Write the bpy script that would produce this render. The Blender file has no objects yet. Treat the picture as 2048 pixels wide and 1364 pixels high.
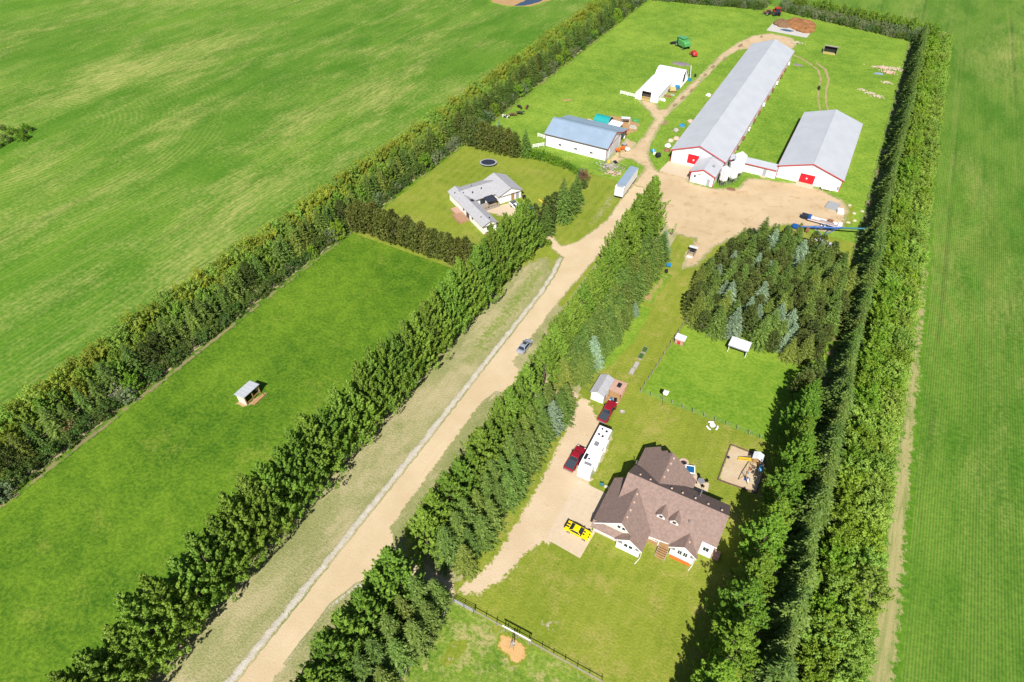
import bpy, math, random
import numpy as np
from mathutils import Vector, noise as mnoise
from mathutils.geometry import delaunay_2d_cdt

# ---------------------------------------------------------------- camera, sky, sun, exposure
R = math.radians
scene = bpy.context.scene
C = scene.collection
cam = bpy.data.cameras.new('camera'); cam.lens = 21.99; cam.sensor_width = 36; cam.clip_start = 1; cam.clip_end = 6000
cam_ob = bpy.data.objects.new('camera', cam); C.objects.link(cam_ob)
cam_ob.location = (0, 0, 95); cam_ob.rotation_euler = (R(90-44.258), 0, R(28.768)); scene.camera = cam_ob
SUN_EL, SUN_AZ = R(46), R(160)          # azimuth from +Y (up the road) clockwise
world = bpy.data.worlds.new('World'); scene.world = world; world.use_nodes = True
wn = world.node_tree; bg = wn.nodes['Background']
sky = wn.nodes.new('ShaderNodeTexSky'); sky.sky_type = 'NISHITA'; sky.sun_disc = False
sky.sun_elevation = SUN_EL; sky.sun_rotation = SUN_AZ; sky.altitude = 700
wn.links.new(sky.outputs[0], bg.inputs[0]); bg.inputs[1].default_value = 0.06
sl = bpy.data.lights.new('sun', 'SUN'); sl.energy = 5.0; sl.angle = R(0.5); sl.color = (1.0, 0.95, 0.86)
sun = bpy.data.objects.new('sun', sl); C.objects.link(sun); sun.location = (60, -160, 300)
sun.rotation_euler = Vector((math.sin(SUN_AZ)*math.cos(SUN_EL), math.cos(SUN_AZ)*math.cos(SUN_EL), math.sin(SUN_EL))).to_track_quat('Z', 'Y').to_euler()
vs = scene.view_settings; vs.view_transform = 'Standard'; vs.look = 'None'; vs.exposure = 0.76; vs.gamma = 1; vs.use_curve_mapping = False
scene.cycles.max_bounces = 6; scene.cycles.diffuse_bounces = 3; scene.cycles.transparent_max_bounces = 4

random.seed(11)
RG = np.random.default_rng(7)
U = random.uniform

# ---------------------------------------------------------------- node helpers
def setin(nt, sock, v):
    if isinstance(v, bpy.types.NodeSocket): nt.links.new(v, sock)
    elif isinstance(v, (tuple, list)) and len(v) == 3 and sock.type == 'RGBA': sock.default_value = (*v, 1)
    else: sock.default_value = v
def nd(nt, t, ins=(), **pr):
    n = nt.nodes.new(t)
    for k, v in pr.items(): setattr(n, k, v)
    for k, v in dict(ins).items(): setin(nt, n.inputs[k], v)
    return n
def mixc(nt, f, a, b, mode='MIX'):
    n = nt.nodes.new('ShaderNodeMix'); n.data_type = 'RGBA'; n.blend_type = mode
    setin(nt, n.inputs[0], f); setin(nt, n.inputs[6], a); setin(nt, n.inputs[7], b); return n.outputs[2]
def mth(nt, op, a, b=0.0, clamp=False):
    n = nt.nodes.new('ShaderNodeMath'); n.operation = op; n.use_clamp = clamp
    setin(nt, n.inputs[0], a); setin(nt, n.inputs[1], b); return n.outputs[0]
def rng_(nt, v, lo, hi, a=0.0, b=1.0):
    n = nd(nt, 'ShaderNodeMapRange', {0: v, 1: lo, 2: hi, 3: a, 4: b}, interpolation_type='SMOOTHSTEP'); return n.outputs[0]
def pos(nt, sx=1, sy=1, sz=1, off=(0, 0, 0), rz=0):
    g = nt.nodes.new('ShaderNodeNewGeometry')
    if (sx, sy, sz) == (1, 1, 1) and off == (0, 0, 0) and rz == 0: return g.outputs['Position']
    m = nd(nt, 'ShaderNodeMapping', {1: off, 2: (0, 0, rz), 3: (sx, sy, sz)}); nt.links.new(g.outputs['Position'], m.inputs[0]); return m.outputs[0]
def noi(nt, vec, scale, detail=3, rough=.55, dist=0):
    n = nd(nt, 'ShaderNodeTexNoise', {'Scale': scale, 'Detail': detail, 'Roughness': rough, 'Distortion': dist}); nt.links.new(vec, n.inputs['Vector']); return n.outputs[0]
def newmat(name):
    m = bpy.data.materials.new(name); m.use_nodes = True; nt = m.node_tree; return m, nt, nt.nodes['Principled BSDF']
def bump(nt, h, strength, dist):
    return nd(nt, 'ShaderNodeBump', {'Strength': strength, 'Distance': dist, 'Height': h}).outputs[0]
MATS = {}
def mat(name, c, rough=.6, metal=0, c2=None, scale=1.5, bmp=0, spec=.3, ribs=None, rib_p=.6):
    """plain painted / natural material with uneven wear; ribs='x'/'y' gives pressed sheet-metal ribs"""
    if name in MATS: return MATS[name]
    m, nt, b = newmat(name); MATS[name] = m
    p = pos(nt); n1 = noi(nt, p, scale, 5, .6); n2 = noi(nt, p, scale*9, 3, .6)
    c2 = c2 or tuple(v*.82 for v in c)
    f = mth(nt, 'ADD', mth(nt, 'MULTIPLY', rng_(nt, n1, .35, .65), .7), mth(nt, 'MULTIPLY', n2, .3))
    col = mixc(nt, f, c2, c)
    setin(nt, b.inputs['Base Color'], col); b.inputs['Roughness'].default_value = rough
    b.inputs['Metallic'].default_value = metal; b.inputs['Specular IOR Level'].default_value = spec
    if ribs:
        sp = nd(nt, 'ShaderNodeSeparateXYZ', {0: p}).outputs['XYZ'.index(ribs.upper())]
        w = mth(nt, 'PINGPONG', sp, rib_p/2)
        setin(nt, b.inputs['Normal'], bump(nt, rng_(nt, w, rib_p*.36, rib_p*.5), .6, .05))
    elif bmp: setin(nt, b.inputs['Normal'], bump(nt, mth(nt, 'ADD', n1, n2), bmp, .05))
    return m
def glass(name, c=(.02, .03, .04)):
    if name in MATS: return MATS[name]
    m, nt, b = newmat(name); MATS[name] = m
    b.inputs['Base Color'].default_value = (*c, 1); b.inputs['Roughness'].default_value = .08; b.inputs['Specular IOR Level'].default_value = .6
    return m

# ---------------------------------------------------------------- grass, crop, gravel
def grass_nodes(nt, dark, light, tan, tan_lo=.55, tan_hi=.75, big=.035, stretch=1.0, rows=0, row_amt=.0, tanmax=.8, fine=2.2, seed=0, rings=None, mow=0):
    p = pos(nt, 1, 1/stretch, 1, (seed*13.7, seed*7.1, 0)); p0 = pos(nt, 1, 1, 1, (seed*3.1, 0, 0))
    n_big = noi(nt, p, big, 4, .55); n_mid = noi(nt, p, big*7, 5, .68); n_f = noi(nt, p0, fine, 4, .72); n_tan = noi(nt, p, big*2.6, 8, .74, .25)
    f = mth(nt, 'ADD', mth(nt, 'MULTIPLY', rng_(nt, n_big, .35, .65), .30), mth(nt, 'ADD', mth(nt, 'MULTIPLY', rng_(nt, n_mid, .35, .65), .28), mth(nt, 'MULTIPLY', rng_(nt, n_f, .36, .64), .42)))
    col = mixc(nt, f, dark, light)
    t = mth(nt, 'MULTIPLY', rng_(nt, mth(nt, 'ADD', mth(nt, 'MULTIPLY', n_tan, .75), mth(nt, 'MULTIPLY', n_f, .25)), tan_lo, tan_hi), tanmax)
    h = n_f
    if rows:  # crop shows thin in broken streaks along the drill rows
        fs = noi(nt, pos(nt, 1, .12, 1, (seed*5, 0, 0)), 1.1, 5, .75); t = mth(nt, 'MULTIPLY', t, rng_(nt, fs, .36, .62, .22, 1.0)); col = mixc(nt, mth(nt, 'MULTIPLY', rng_(nt, fs, .5, .35), .35), col, dark)
    if rows or mow:
        sx = nd(nt, 'ShaderNodeSeparateXYZ', {0: pos(nt)}).outputs
    if rows:
        w = mth(nt, 'PINGPONG', sx[0], rows/2); wr = rng_(nt, w, 0.1*rows, .4*rows)
        t = mth(nt, 'ADD', t, mth(nt, 'MULTIPLY', mth(nt, 'MULTIPLY', wr, row_amt), rng_(nt, n_mid, .3, .6)), True)
        tl = mth(nt, 'PINGPONG', mth(nt, 'ADD', sx[0], mth(nt, 'MULTIPLY', n_big, 3.0)), 9.0); col = mixc(nt, mth(nt, 'MULTIPLY', mth(nt, 'MULTIPLY', rng_(nt, tl, .75, .25), rng_(nt, n_tan, .42, .6)), .6), col, tuple(v*.6 for v in dark))
        # passes of the seed drill: wider strips of denser or thinner crop
        st = noi(nt, pos(nt, 1, .004, 1, (seed, 0, 0)), .22, 3, .7)
        col = mixc(nt, mth(nt, 'MULTIPLY', rng_(nt, st, .45, .75), .35), col, dark)
        st2 = noi(nt, pos(nt, 1, .006, 1, (seed+40, 3, 0)), .5, 3, .75)
        t = mth(nt, 'ADD', t, mth(nt, 'MULTIPLY', rng_(nt, st2, .55, .75), .22), True)
        h = mth(nt, 'ADD', n_f, mth(nt, 'MULTIPLY', wr, -.12))
    if mow:
        w = mth(nt, 'PINGPONG', sx[0], mow); col = mixc(nt, mth(nt, 'MULTIPLY', rng_(nt, w, mow*.35, mow*.65), .22), col, light)
    if rings:
        cx, cy, r0, r1, per = rings
        d = nd(nt, 'ShaderNodeVectorMath', {0: pos(nt, 1, 1, 0), 1: (cx, cy, 0)}, operation='DISTANCE').outputs['Value']
        ang = mth(nt, 'ADD', d, mth(nt, 'MULTIPLY', n_big, 6))
        w = rng_(nt, mth(nt, 'PINGPONG', ang, per/2), .25*per, .42*per)
        win = mth(nt, 'MULTIPLY', rng_(nt, d, r0, r0+4), rng_(nt, d, r1, r1-7))
        t = mth(nt, 'ADD', t, mth(nt, 'MULTIPLY', mth(nt, 'MULTIPLY', w, win), mth(nt, 'MULTIPLY', rng_(nt, n_mid, .42, .72), .34)), True)
    col = mixc(nt, t, col, tan)
    return col, h
def grass(name, *a, bs=.6, **k):
    m, nt, b = newmat(name); MATS[name] = m
    col, h = grass_nodes(nt, *a, **k)
    setin(nt, b.inputs['Base Color'], col); b.inputs['Roughness'].default_value = .85; b.inputs['Specular IOR Level'].default_value = .15
    setin(nt, b.inputs['Normal'], bump(nt, h, bs, .3)); return m
G_PAD = ((.022, .080, .003), (.130, .220, .013), (.24, .24, .045))
G_LAWN = ((.105, .155, .010), (.215, .245, .030), (.32, .265, .085))
G_DRY = ((.135, .165, .045), (.285, .272, .130), (.38, .32, .195))
G_BARN = ((.060, .15, .009), (.215, .305, .036), (.29, .285, .08))
G_CROP = ((.034, .112, .005), (.108, .218, .015), (.31, .31, .095))
G_PEN = ((.070, .165, .008), (.20, .285, .030), (.28, .28, .07))
grass('grass_paddock', *G_PAD, tan_lo=.52, tan_hi=.72, tanmax=.45, big=.045, fine=1.6)
grass('grass_lawn', *G_LAWN, tan_lo=.48, tan_hi=.66, tanmax=.7, big=.06, fine=2.6, seed=2, mow=1.0)
grass('grass_bungalow', (.095, .15, .010), (.215, .25, .030), (.33, .28, .085), tan_lo=.47, tan_hi=.7, tanmax=.45, big=.05, fine=2.6, seed=3, mow=1.2)
grass('grass_dry', *G_DRY, tan_lo=.42, tan_hi=.62, tanmax=.8, big=.05, fine=3, seed=4, stretch=2)
grass('grass_barnyard', *G_BARN, tan_lo=.55, tan_hi=.75, tanmax=.4, big=.03, fine=1.1, seed=5)
grass('grass_pen', *G_PEN, tan_lo=.56, tan_hi=.74, tanmax=.4, big=.05, fine=1.4, seed=6)
grass('crop_west', *G_CROP, tan_lo=.45, tan_hi=.64, tanmax=.85, big=.011, stretch=2.3, rows=1.3, row_amt=.10, fine=1.0, seed=7, rings=(-238, 88, 22, 74, 1.7))
grass('crop_east', (.030, .100, .005), (.100, .205, .015), (.28, .275, .085), tan_lo=.47, tan_hi=.70, tanmax=.6, big=.016, stretch=3.5, rows=.45, row_amt=.26, fine=1.2, seed=9)
grass('grass_base', *G_CROP, tan_lo=.55, tan_hi=.75, tanmax=.5, big=.006, fine=.5, seed=10)
def gravel(name, c1, c2, stain, around, soft=.9, ens=1.1, bm=.5, sc=.12, stain_lo=.56, ntseed=0, surk={}, streak=1.0):
    """c1/c2 loose stone, stain damp or dirty patches, 'around' the grass that creeps in over the edge"""
    m, nt, b = newmat(name); MATS[name] = m
    p = pos(nt, 1, 1, 1, (ntseed*17, 0, 0)); n1 = noi(nt, p, sc, 5, .6); n2 = noi(nt, p, 2.5, 4, .7); n3 = noi(nt, p, 9, 2, .7); n4 = noi(nt, pos(nt, 1/streak**.5, streak**.5, 1, (ntseed*17, 0, 0)), sc*3, 6, .7, .5)
    col = mixc(nt, mth(nt, 'ADD', mth(nt, 'MULTIPLY', rng_(nt, n1, .3, .7), .6), mth(nt, 'MULTIPLY', n2, .4)), c1, c2)
    col = mixc(nt, mth(nt, 'MULTIPLY', rng_(nt, n4, stain_lo, stain_lo+.16), .65), col, stain)
    col = mixc(nt, mth(nt, 'MULTIPLY', rng_(nt, n3, .62, .8), .25), col, tuple(v*.6 for v in c1))
    col = mixc(nt, mth(nt, 'MULTIPLY', rng_(nt, noi(nt, p, 5, 3, .8), .5, .72), .22), col, tuple(v*.78 for v in c1))
    gc, gh = grass_nodes(nt, *around, **surk)
    at = nd(nt, 'ShaderNodeAttribute', attribute_name='edge').outputs['Fac']
    en = noi(nt, p, ens, 5, .75); f = rng_(nt, mth(nt, 'SUBTRACT', at, mth(nt, 'MULTIPLY', rng_(nt, en, .25, .75), soft*1.6)), -.25*soft, .25*soft)
    setin(nt, b.inputs['Base Color'], mixc(nt, f, gc, col)); b.inputs['Roughness'].default_value = .9; b.inputs['Specular IOR Level'].default_value = .12
    setin(nt, b.inputs['Normal'], bump(nt, mth(nt, 'ADD', n2, n3), bm, .12)); return m
DRYK = dict(tan_lo=.42, tan_hi=.62, tanmax=.8, big=.05, fine=3, seed=4, stretch=2)
LAWNK = dict(tan_lo=.5, tan_hi=.68, tanmax=.6, big=.06, fine=2.6, seed=2)
BARNK = dict(tan_lo=.55, tan_hi=.75, tanmax=.4, big=.03, fine=1.1, seed=5)
gravel('gravel_road', (.415, .320, .200), (.51, .41, .28), (.45, .32, .18), G_DRY, soft=.5, surk=DRYK, stain_lo=.55, streak=.08)
gravel('gravel_yard', (.385, .285, .170), (.485, .375, .245), (.32, .21, .10), G_DRY, soft=.85, surk=DRYK, stain_lo=.515, ntseed=2)
gravel('gravel_drive', (.41, .315, .20), (.50, .40, .28), (.38, .265, .14), G_LAWN, soft=.8, surk=LAWNK, stain_lo=.58, ntseed=3)
gravel('track_dirt', (.27, .21, .105), (.34, .27, .15), (.2, .13, .07), G_BARN, soft=.14, surk=BARNK, stain_lo=.5, ntseed=4)
gravel('bare_soil', (.31, .19, .09), (.37, .24, .12), (.22, .12, .06), G_BARN, soft=1.2, surk=BARNK, sc=.3, ntseed=5)
gravel('sand', (.40, .30, .19), (.46, .38, .27), (.36, .28, .22), G_LAWN, soft=.25, surk=LAWNK, sc=.5, ntseed=6)
gravel('white_gravel', (.37, .33, .27), (.51, .48, .43), (.36, .29, .19), G_DRY, soft=.46, ens=5.0, bm=.9, surk=DRYK, sc=.6, ntseed=7)
gravel('stubble', (.26, .235, .10), (.33, .29, .14), (.13, .18, .04), G_CROP, soft=1.15, stain_lo=.45, streak=.05, surk=dict(tan_lo=.54, tan_hi=.72, big=.02, stretch=3, fine=1.2, seed=9), ntseed=8)
gravel('wood_chips', (.45, .27, .11), (.52, .33, .15), (.35, .2, .08), G_LAWN, soft=.5, surk=LAWNK, sc=.8, ntseed=9)
gravel('soil_paddock', (.33, .20, .12), (.40, .27, .17), (.3, .22, .09), G_PAD, soft=.4, surk=dict(tan_lo=.52, tan_hi=.72, tanmax=.45, big=.045, fine=1.6), sc=.5, ntseed=15)
gravel('dirt_strip', (.17, .15, .065), (.25, .20, .11), (.10, .12, .03), G_PAD, soft=.42, surk=dict(tan_lo=.6, tan_hi=.8, big=.05, fine=1.6), ntseed=10)
gravel('damp_soil', (.20, .14, .08), (.26, .19, .11), (.15, .1, .055), G_DRY, soft=.04, surk=DRYK, sc=.6, ntseed=14)
grass('grass_rough', (.045, .12, .007), (.20, .27, .035), (.36, .29, .14), tan_lo=.48, tan_hi=.62, tanmax=.85, big=.09, fine=1.8, seed=12)
gravel('verge_dry', (.17, .185, .065), (.31, .29, .155), (.15, .185, .045), G_LAWN, soft=2.0, surk=LAWNK, sc=.25, stain_lo=.5, ntseed=12)
gravel('verge_green', (.12, .17, .03), (.20, .245, .06), (.30, .26, .13), G_DRY, soft=3.0, surk=DRYK, sc=.25, stain_lo=.5, ntseed=13)
gravel('old_ash', (.34, .27, .2), (.40, .35, .30), (.25, .24, .1), G_LAWN, soft=2.6, surk=LAWNK, sc=.5, ntseed=11)

# ---------------------------------------------------------------- mesh helpers
def B(x0, x1, y0, y1, z0, z1):
    v = [(x0, y0, z0), (x1, y0, z0), (x1, y1, z0), (x0, y1, z0), (x0, y0, z1), (x1, y0, z1), (x1, y1, z1), (x0, y1, z1)]
    return v, [(3, 2, 1, 0), (4, 5, 6, 7), (0, 1, 5, 4), (1, 2, 6, 5), (2, 3, 7, 6), (3, 0, 4, 7)]
def PR(pts, vec):
    n = len(pts); v = [tuple(p) for p in pts] + [(p[0]+vec[0], p[1]+vec[1], p[2]+vec[2]) for p in pts]
    return v, [tuple(range(n-1, -1, -1)), tuple(range(n, 2*n))] + [(i, (i+1) % n, n+(i+1) % n, n+i) for i in range(n)]
def CY(p0, p1, r0, r1=None, n=8):
    r1 = r0 if r1 is None else r1; p0 = Vector(p0); p1 = Vector(p1); d = (p1-p0).normalized()
    a = d.orthogonal().normalized(); b = d.cross(a); v = []
    for p, r in ((p0, r0), (p1, r1)):
        for i in range(n): t = 2*math.pi*i/n; v.append(tuple(p+(a*math.cos(t)+b*math.sin(t))*r))
    return v, [(i, (i+1) % n, n+(i+1) % n, n+i) for i in range(n)] + [tuple(range(n-1, -1, -1)), tuple(range(n, 2*n))]
def LA(c, prof, n=16):
    v = []; f = []
    for r, z in prof:
        for i in range(n): t = 2*math.pi*i/n; v.append((c[0]+r*math.cos(t), c[1]+r*math.sin(t), c[2]+z))
    for k in range(len(prof)-1):
        for i in range(n): f.append((k*n+i, k*n+(i+1) % n, (k+1)*n+(i+1) % n, (k+1)*n+i))
    f.append(tuple(range(n-1, -1, -1))); f.append(tuple(range((len(prof)-1)*n, len(prof)*n))); return v, f
def LOFT(sections, close=True):
    n = len(sections[0]); v = [tuple(p) for s in sections for p in s]; f = []
    for k in range(len(sections)-1):
        for i in range(n): f.append((k*n+i, k*n+(i+1) % n, (k+1)*n+(i+1) % n, (k+1)*n+i))
    if close: f.append(tuple(range(n-1, -1, -1))); f.append(tuple(range((len(sections)-1)*n, len(sections)*n)))
    return v, f
def SLAB(pts, t=.14): return PR(pts, (0, 0, -t))
def LUMP(c, r, h, seed, n=14, k=6, wob=.35):
    """irregular heap"""
    v = []; f = []; rx, ry = r
    for j in range(k):
        q = j/(k-1); rr = math.cos(q*math.pi/2)**.8; z = h*math.sin(q*math.pi/2)
        for i in range(n):
            t = 2*math.pi*i/n; w = 1+wob*mnoise.noise((math.cos(t)*1.7+seed*5.3, math.sin(t)*1.7, q*2+seed))
            v.append((c[0]+rx*rr*w*math.cos(t), c[1]+ry*rr*w*math.sin(t), c[2]+z*(1+wob*mnoise.noise((math.cos(t)*2, math.sin(t)*2+seed*3, q*3)))))
    for j in range(k-1):
        for i in range(n): f.append((j*n+i, j*n+(i+1) % n, (j+1)*n+(i+1) % n, (j+1)*n+i))
    f.append(tuple(range((k-1)*n, k*n))); return v, f
def CHIPS(c, r, n, size, h, seed):
    """loose heap of broken pieces, thickest in the middle"""
    g = random.Random(seed); out = []
    for _ in range(n):
        a, q = g.uniform(0, 6.28), g.gauss(0, .48); x, y = c[0]+r[0]*q*math.cos(a), c[1]+r[1]*q*math.sin(a); s = size*g.uniform(.4, 1.3); z = c[2]+h*max(0, 1-abs(q))*g.uniform(0, 1); t = g.uniform(0, 3.14); k = g.uniform(.4, 1)
        P_ = [(x+s*(u*math.cos(t)-v*k*math.sin(t)), y+s*(u*math.sin(t)+v*k*math.cos(t)), z+g.uniform(0, .5)*s*.6) for u, v in ((-1, -1), (1, -.8), (.9, 1), (-1.1, .8))]
        out.append(PR(P_, (0, 0, -.12-.1*s)))
    return out
def mesh(name, shapes, m, off=(0, 0, 0), smooth=False):
    vs_, fs = [], []
    for v, f in shapes:
        o = len(vs_); vs_ += [(a-off[0], b-off[1], c-off[2]) for a, b, c in v]; fs += [tuple(i+o for i in q) for q in f]
    me = bpy.data.meshes.new(name); me.from_pydata(vs_, [], fs); me.update()
    if m is not None: me.materials.append(MATS[m] if isinstance(m, str) else m)
    if smooth: me.polygons.foreach_set('use_smooth', [True]*len(me.polygons))
    return me
OFF = {}
def tag(o, label, cat, group=None, kind=None):
    if label: o['label'] = label
    if cat: o['category'] = cat
    if group: o['group'] = group
    if kind: o['kind'] = kind
    return o
def thing(name, label, cat, loc, rz=0, group=None, world=False):
    o = bpy.data.objects.new(name, None); C.objects.link(o); o.empty_display_size = .5
    o.location = loc if len(loc) == 3 else (*loc, 0); o.rotation_euler = (0, 0, rz)
    OFF[o] = tuple(o.location) if world else (0, 0, 0)
    return tag(o, label, cat, group)
def part(par, name, m, *shapes, smooth=False, label=None):
    me = mesh(name, shapes, m, OFF[par], smooth); o = bpy.data.objects.new(name, me); C.objects.link(o); o.parent = par; OFF[o] = OFF[par]
    if label: o['label'] = label
    return o
def single(name, label, cat, m, *shapes, loc=(0, 0, 0), rz=0, group=None, smooth=False, kind=None):
    o = bpy.data.objects.new(name, mesh(name, shapes, m, (0, 0, 0), smooth)); C.objects.link(o); o.location = loc if len(loc) == 3 else (*loc, 0); o.rotation_euler = (0, 0, rz)
    OFF[o] = (0, 0, 0); return tag(o, label, cat, group, kind)
def copy_tree(o, loc, rz=0, label=None, scale=None):
    r = o.copy(); C.objects.link(r); r.location = loc if len(loc) == 3 else (*loc, 0); r.rotation_euler = (0, 0, rz); OFF[r] = OFF[o]
    if scale: r.scale = (scale,)*3
    if label: r['label'] = label
    for ch in o.children:
        c = ch.copy(); C.objects.link(c); c.parent = r
        for g in ch.children: d = g.copy(); C.objects.link(d); d.parent = c
    return r
ORD = ['', 'first', 'second', 'third', 'fourth', 'fifth', 'sixth', 'seventh', 'eighth', 'ninth', 'tenth', 'eleventh', 'twelfth']
def ordn(i):
    if i < len(ORD): return ORD[i]
    return f"{i}{'th' if 10 <= i % 100 <= 20 else {1: 'st', 2: 'nd', 3: 'rd'}.get(i % 10, 'th')}"

# ---------------------------------------------------------------- ground sheets
def spline(pts, step=1.0, closed=True, smooth=True):
    n = len(pts); out = []
    for i in range(n if closed else n-1):
        p0, p1, p2, p3 = (np.array(pts[(i+k) % n] if closed else pts[min(max(i+k, 0), n-1)], float) for k in (-1, 0, 1, 2))
        m = max(1, int(np.hypot(*(p2-p1))/step))
        for j in range(m):
            t = j/m
            q = .5*((2*p1)+(-p0+p2)*t+(2*p0-5*p1+4*p2-p3)*t*t+(-p0+3*p1-3*p2+p3)*t**3) if smooth else p1+(p2-p1)*t
            out.append(q)
    if not closed: out.append(np.array(pts[-1], float))
    return out
def sheet(name, pts, z, m, kind='structure', smooth=False, jag=.25, step=.9, grid=1.4, parent=None, label=None, hfun=None):
    b = spline(pts, step, True, smooth); bb = []
    for q in b: bb.append((q[0]+jag*mnoise.noise((q[0]*.9, q[1]*.9, z*50)), q[1]+jag*mnoise.noise((q[1]*.9, q[0]*.9, z*50+9))))
    A = np.array(bb); x0, y0 = A.min(0); x1, y1 = A.max(0)
    gx, gy = np.meshgrid(np.arange(x0+grid*.5, x1, grid), np.arange(y0+grid*.5, y1, grid)); P = np.stack([gx.ravel(), gy.ravel()], 1)
    P += RG.uniform(-.2, .2, P.shape)*grid
    def dist(P):
        d = np.full(len(P), 1e9)
        for i in range(len(A)):
            a = A[i]; e = A[(i+1) % len(A)]-a; L = max(e@e, 1e-9); t = np.clip(((P-a)@e)/L, 0, 1); d = np.minimum(d, np.hypot(*(P-a-t[:, None]*e).T))
        return d
    ins = np.zeros(len(P), bool)
    for i in range(len(A)):
        a, c = A[i], A[(i+1) % len(A)]
        cond = ((a[1] > P[:, 1]) != (c[1] > P[:, 1])); dy = (c[1]-a[1]) or 1e-9
        ins ^= cond & (P[:, 0] < (c[0]-a[0])*(P[:, 1]-a[1])/dy+a[0])
    P = P[ins]; dd = dist(P) if len(P) else np.zeros(0); P = P[dd > .3*min(grid, step)]
    n = len(A); V2 = [Vector(q) for q in A]+[Vector(q) for q in P]
    ov, oe, of, *_ = delaunay_2d_cdt(V2, [(i, (i+1) % n) for i in range(n)], [], 1, 1e-4)
    co = np.array([(v.x, v.y) for v in ov]); ed = dist(co)
    zz = np.full(len(co), z) if hfun is None else np.array([z+hfun(c[0], c[1], e) for c, e in zip(co, ed)])
    me = bpy.data.meshes.new(name); me.from_pydata([(c[0], c[1], h) for c, h in zip(co, zz)], [], [tuple(f) for f in of]); me.update()
    if len(me.polygons) and me.polygons[0].normal.z < 0: me.flip_normals()
    at = me.attributes.new('edge', 'FLOAT', 'POINT'); at.data.foreach_set('value', ed.astype(np.float32))
    me.materials.append(MATS[m]); me.polygons.foreach_set('use_smooth', [True]*len(me.polygons))
    o = bpy.data.objects.new(name, me); C.objects.link(o)
    if parent: o.parent = parent
    elif kind: o['kind'] = kind
    if label: o['label'] = label
    OFF[o] = (0, 0, 0); return o
def rect(x0, x1, y0, y1): return [(x0, y0), (x1, y0), (x1, y1), (x0, y1)]
def flat(name, pts, z, m):
    o = bpy.data.objects.new(name, mesh(name, [([(x, y, z) for x, y in pts], [tuple(range(len(pts)))])], m)); C.objects.link(o); o['kind'] = 'structure'; return o
# ================================================================ SETTING: ground and roads
flat('ground', rect(-3000, 3000, -2500, 4500), 0, 'grass_base')
flat('crop_field_west', rect(-700, -119.5, -300, 900), .012, 'crop_west')
flat('crop_field_east', rect(29.2, 500, -300, 900), .012, 'crop_east')
flat('crop_field_north', rect(-119, 29.19, 349, 900), .012, 'crop_east')
flat('shelterbelt_floor_west', rect(-119.5, -104.6, -120, 349), .014, 'grass_dry')
flat('shelterbelt_floor_east', rect(14, 29.2, -60, 349), .014, 'grass_dry')
flat('paddock_grass', rect(-104.6, -57, -120, 101), .014, 'grass_paddock')
flat('bungalow_lawn', rect(-104.6, -42, 101, 160), .017, 'grass_bungalow')
flat('barnyard_grass', rect(-104.6, 14, 160, 349), .014, 'grass_barnyard')
flat('verge_grass', rect(-59.5, -28, -120, 101), .0185, 'grass_dry')
flat('verge_grass', rect(-42.02, -28, 101.01, 160), .0185, 'grass_dry')
sheet('roadside_grass', [(-59, 98), (-59.5, 108), (-56, 117.5), (-51, 117.5), (-48, 104), (-48, 96)], .0195, 'verge_dry', jag=.6, grid=1.5)
sheet('roadside_grass', [(-50.2, 124), (-47.6, 139), (-48.2, 152), (-51, 158), (-52.5, 150), (-52.0, 138)], .0195, 'verge_dry', jag=.8, grid=1.2)
flat('house_lawn', rect(-28, 14, -60, 160), .0165, 'grass_lawn')
sheet('pen_grass', [(-17.2, 84.9), (14, 84.9), (14, 118), (-14.6, 120), (-16, 102)], .022, 'grass_pen', jag=.35, grid=3)
sheet('horse_pen_grass', [(-27.4, 31.2), (6, 31.4), (6, 8), (-28, 6)], .022, 'grass_rough', jag=.3, grid=3)
sheet('roadside_grass', [(-55.5, 80), (-50, 70), (-48.9, 85), (-48.9, 100), (-49.6, 111), (-53, 114.5), (-56.5, 112)], .0215, 'verge_green', jag=.8, grid=1.2)
# gravel road, its white windrow, the yard and the lane past the barns
road = [(-48.8, -40), (-48.6, 7), (-48.4, 52), (-48.7, 83), (-48.7, 104), (-49.6, 112), (-50.3, 118), (-54.2, 120), (-57.6, 123.5), (-60.5, 127), (-66.5, 128.8), (-74.5, 126.5), (-76, 130.5), (-68, 134),
        (-62.0, 132), (-57.5, 126.2), (-52.5, 122.5), (-49.8, 126.5), (-47.2, 139), (-47.6, 151), (-47.6, 160), (-42.4, 160), (-41.5, 150), (-42, 136), (-42.6, 121), (-43.4, 104), (-43.5, 80),
        (-40, 78), (-31, 79.5), (-27, 78.5), (-25.5, 75), (-30, 74.0), (-41, 72), (-43.6, 66), (-43.3, 56), (-43.0, 37), (-40.5, 34.6), (-33, 34.5), (-28.5, 34.0), (-27.4, 31.9), (-33, 29.5), (-41, 26.5), (-42.8, 22), (-43.1, 10), (-43.4, -40)]
sheet('gravel_road', road, .034, 'gravel_road', jag=.3, grid=1.1)
sheet('gravel_windrow', [(-49.6, -40), (-49.5, 7), (-49.3, 52), (-49.6, 83), (-49.6, 104), (-50.6, 112), (-51.4, 118), (-50.0, 118.3), (-48.8, 112), (-48.1, 104), (-47.9, 83), (-47.6, 52), (-47.7, 7), (-47.9, -40)],
      .040, 'white_gravel', jag=.3, grid=.35, step=.6, hfun=lambda x, y, e: min(max(e-.2, 0), .5)*.22)
sheet('gravel_windrow', [(-43.3, 66), (-42.6, 70.3), (-41.2, 71.2), (-40.8, 71.9), (-42.9, 71.2), (-43.9, 67)], .040, 'white_gravel', jag=.12, grid=.35, step=.5)
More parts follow.
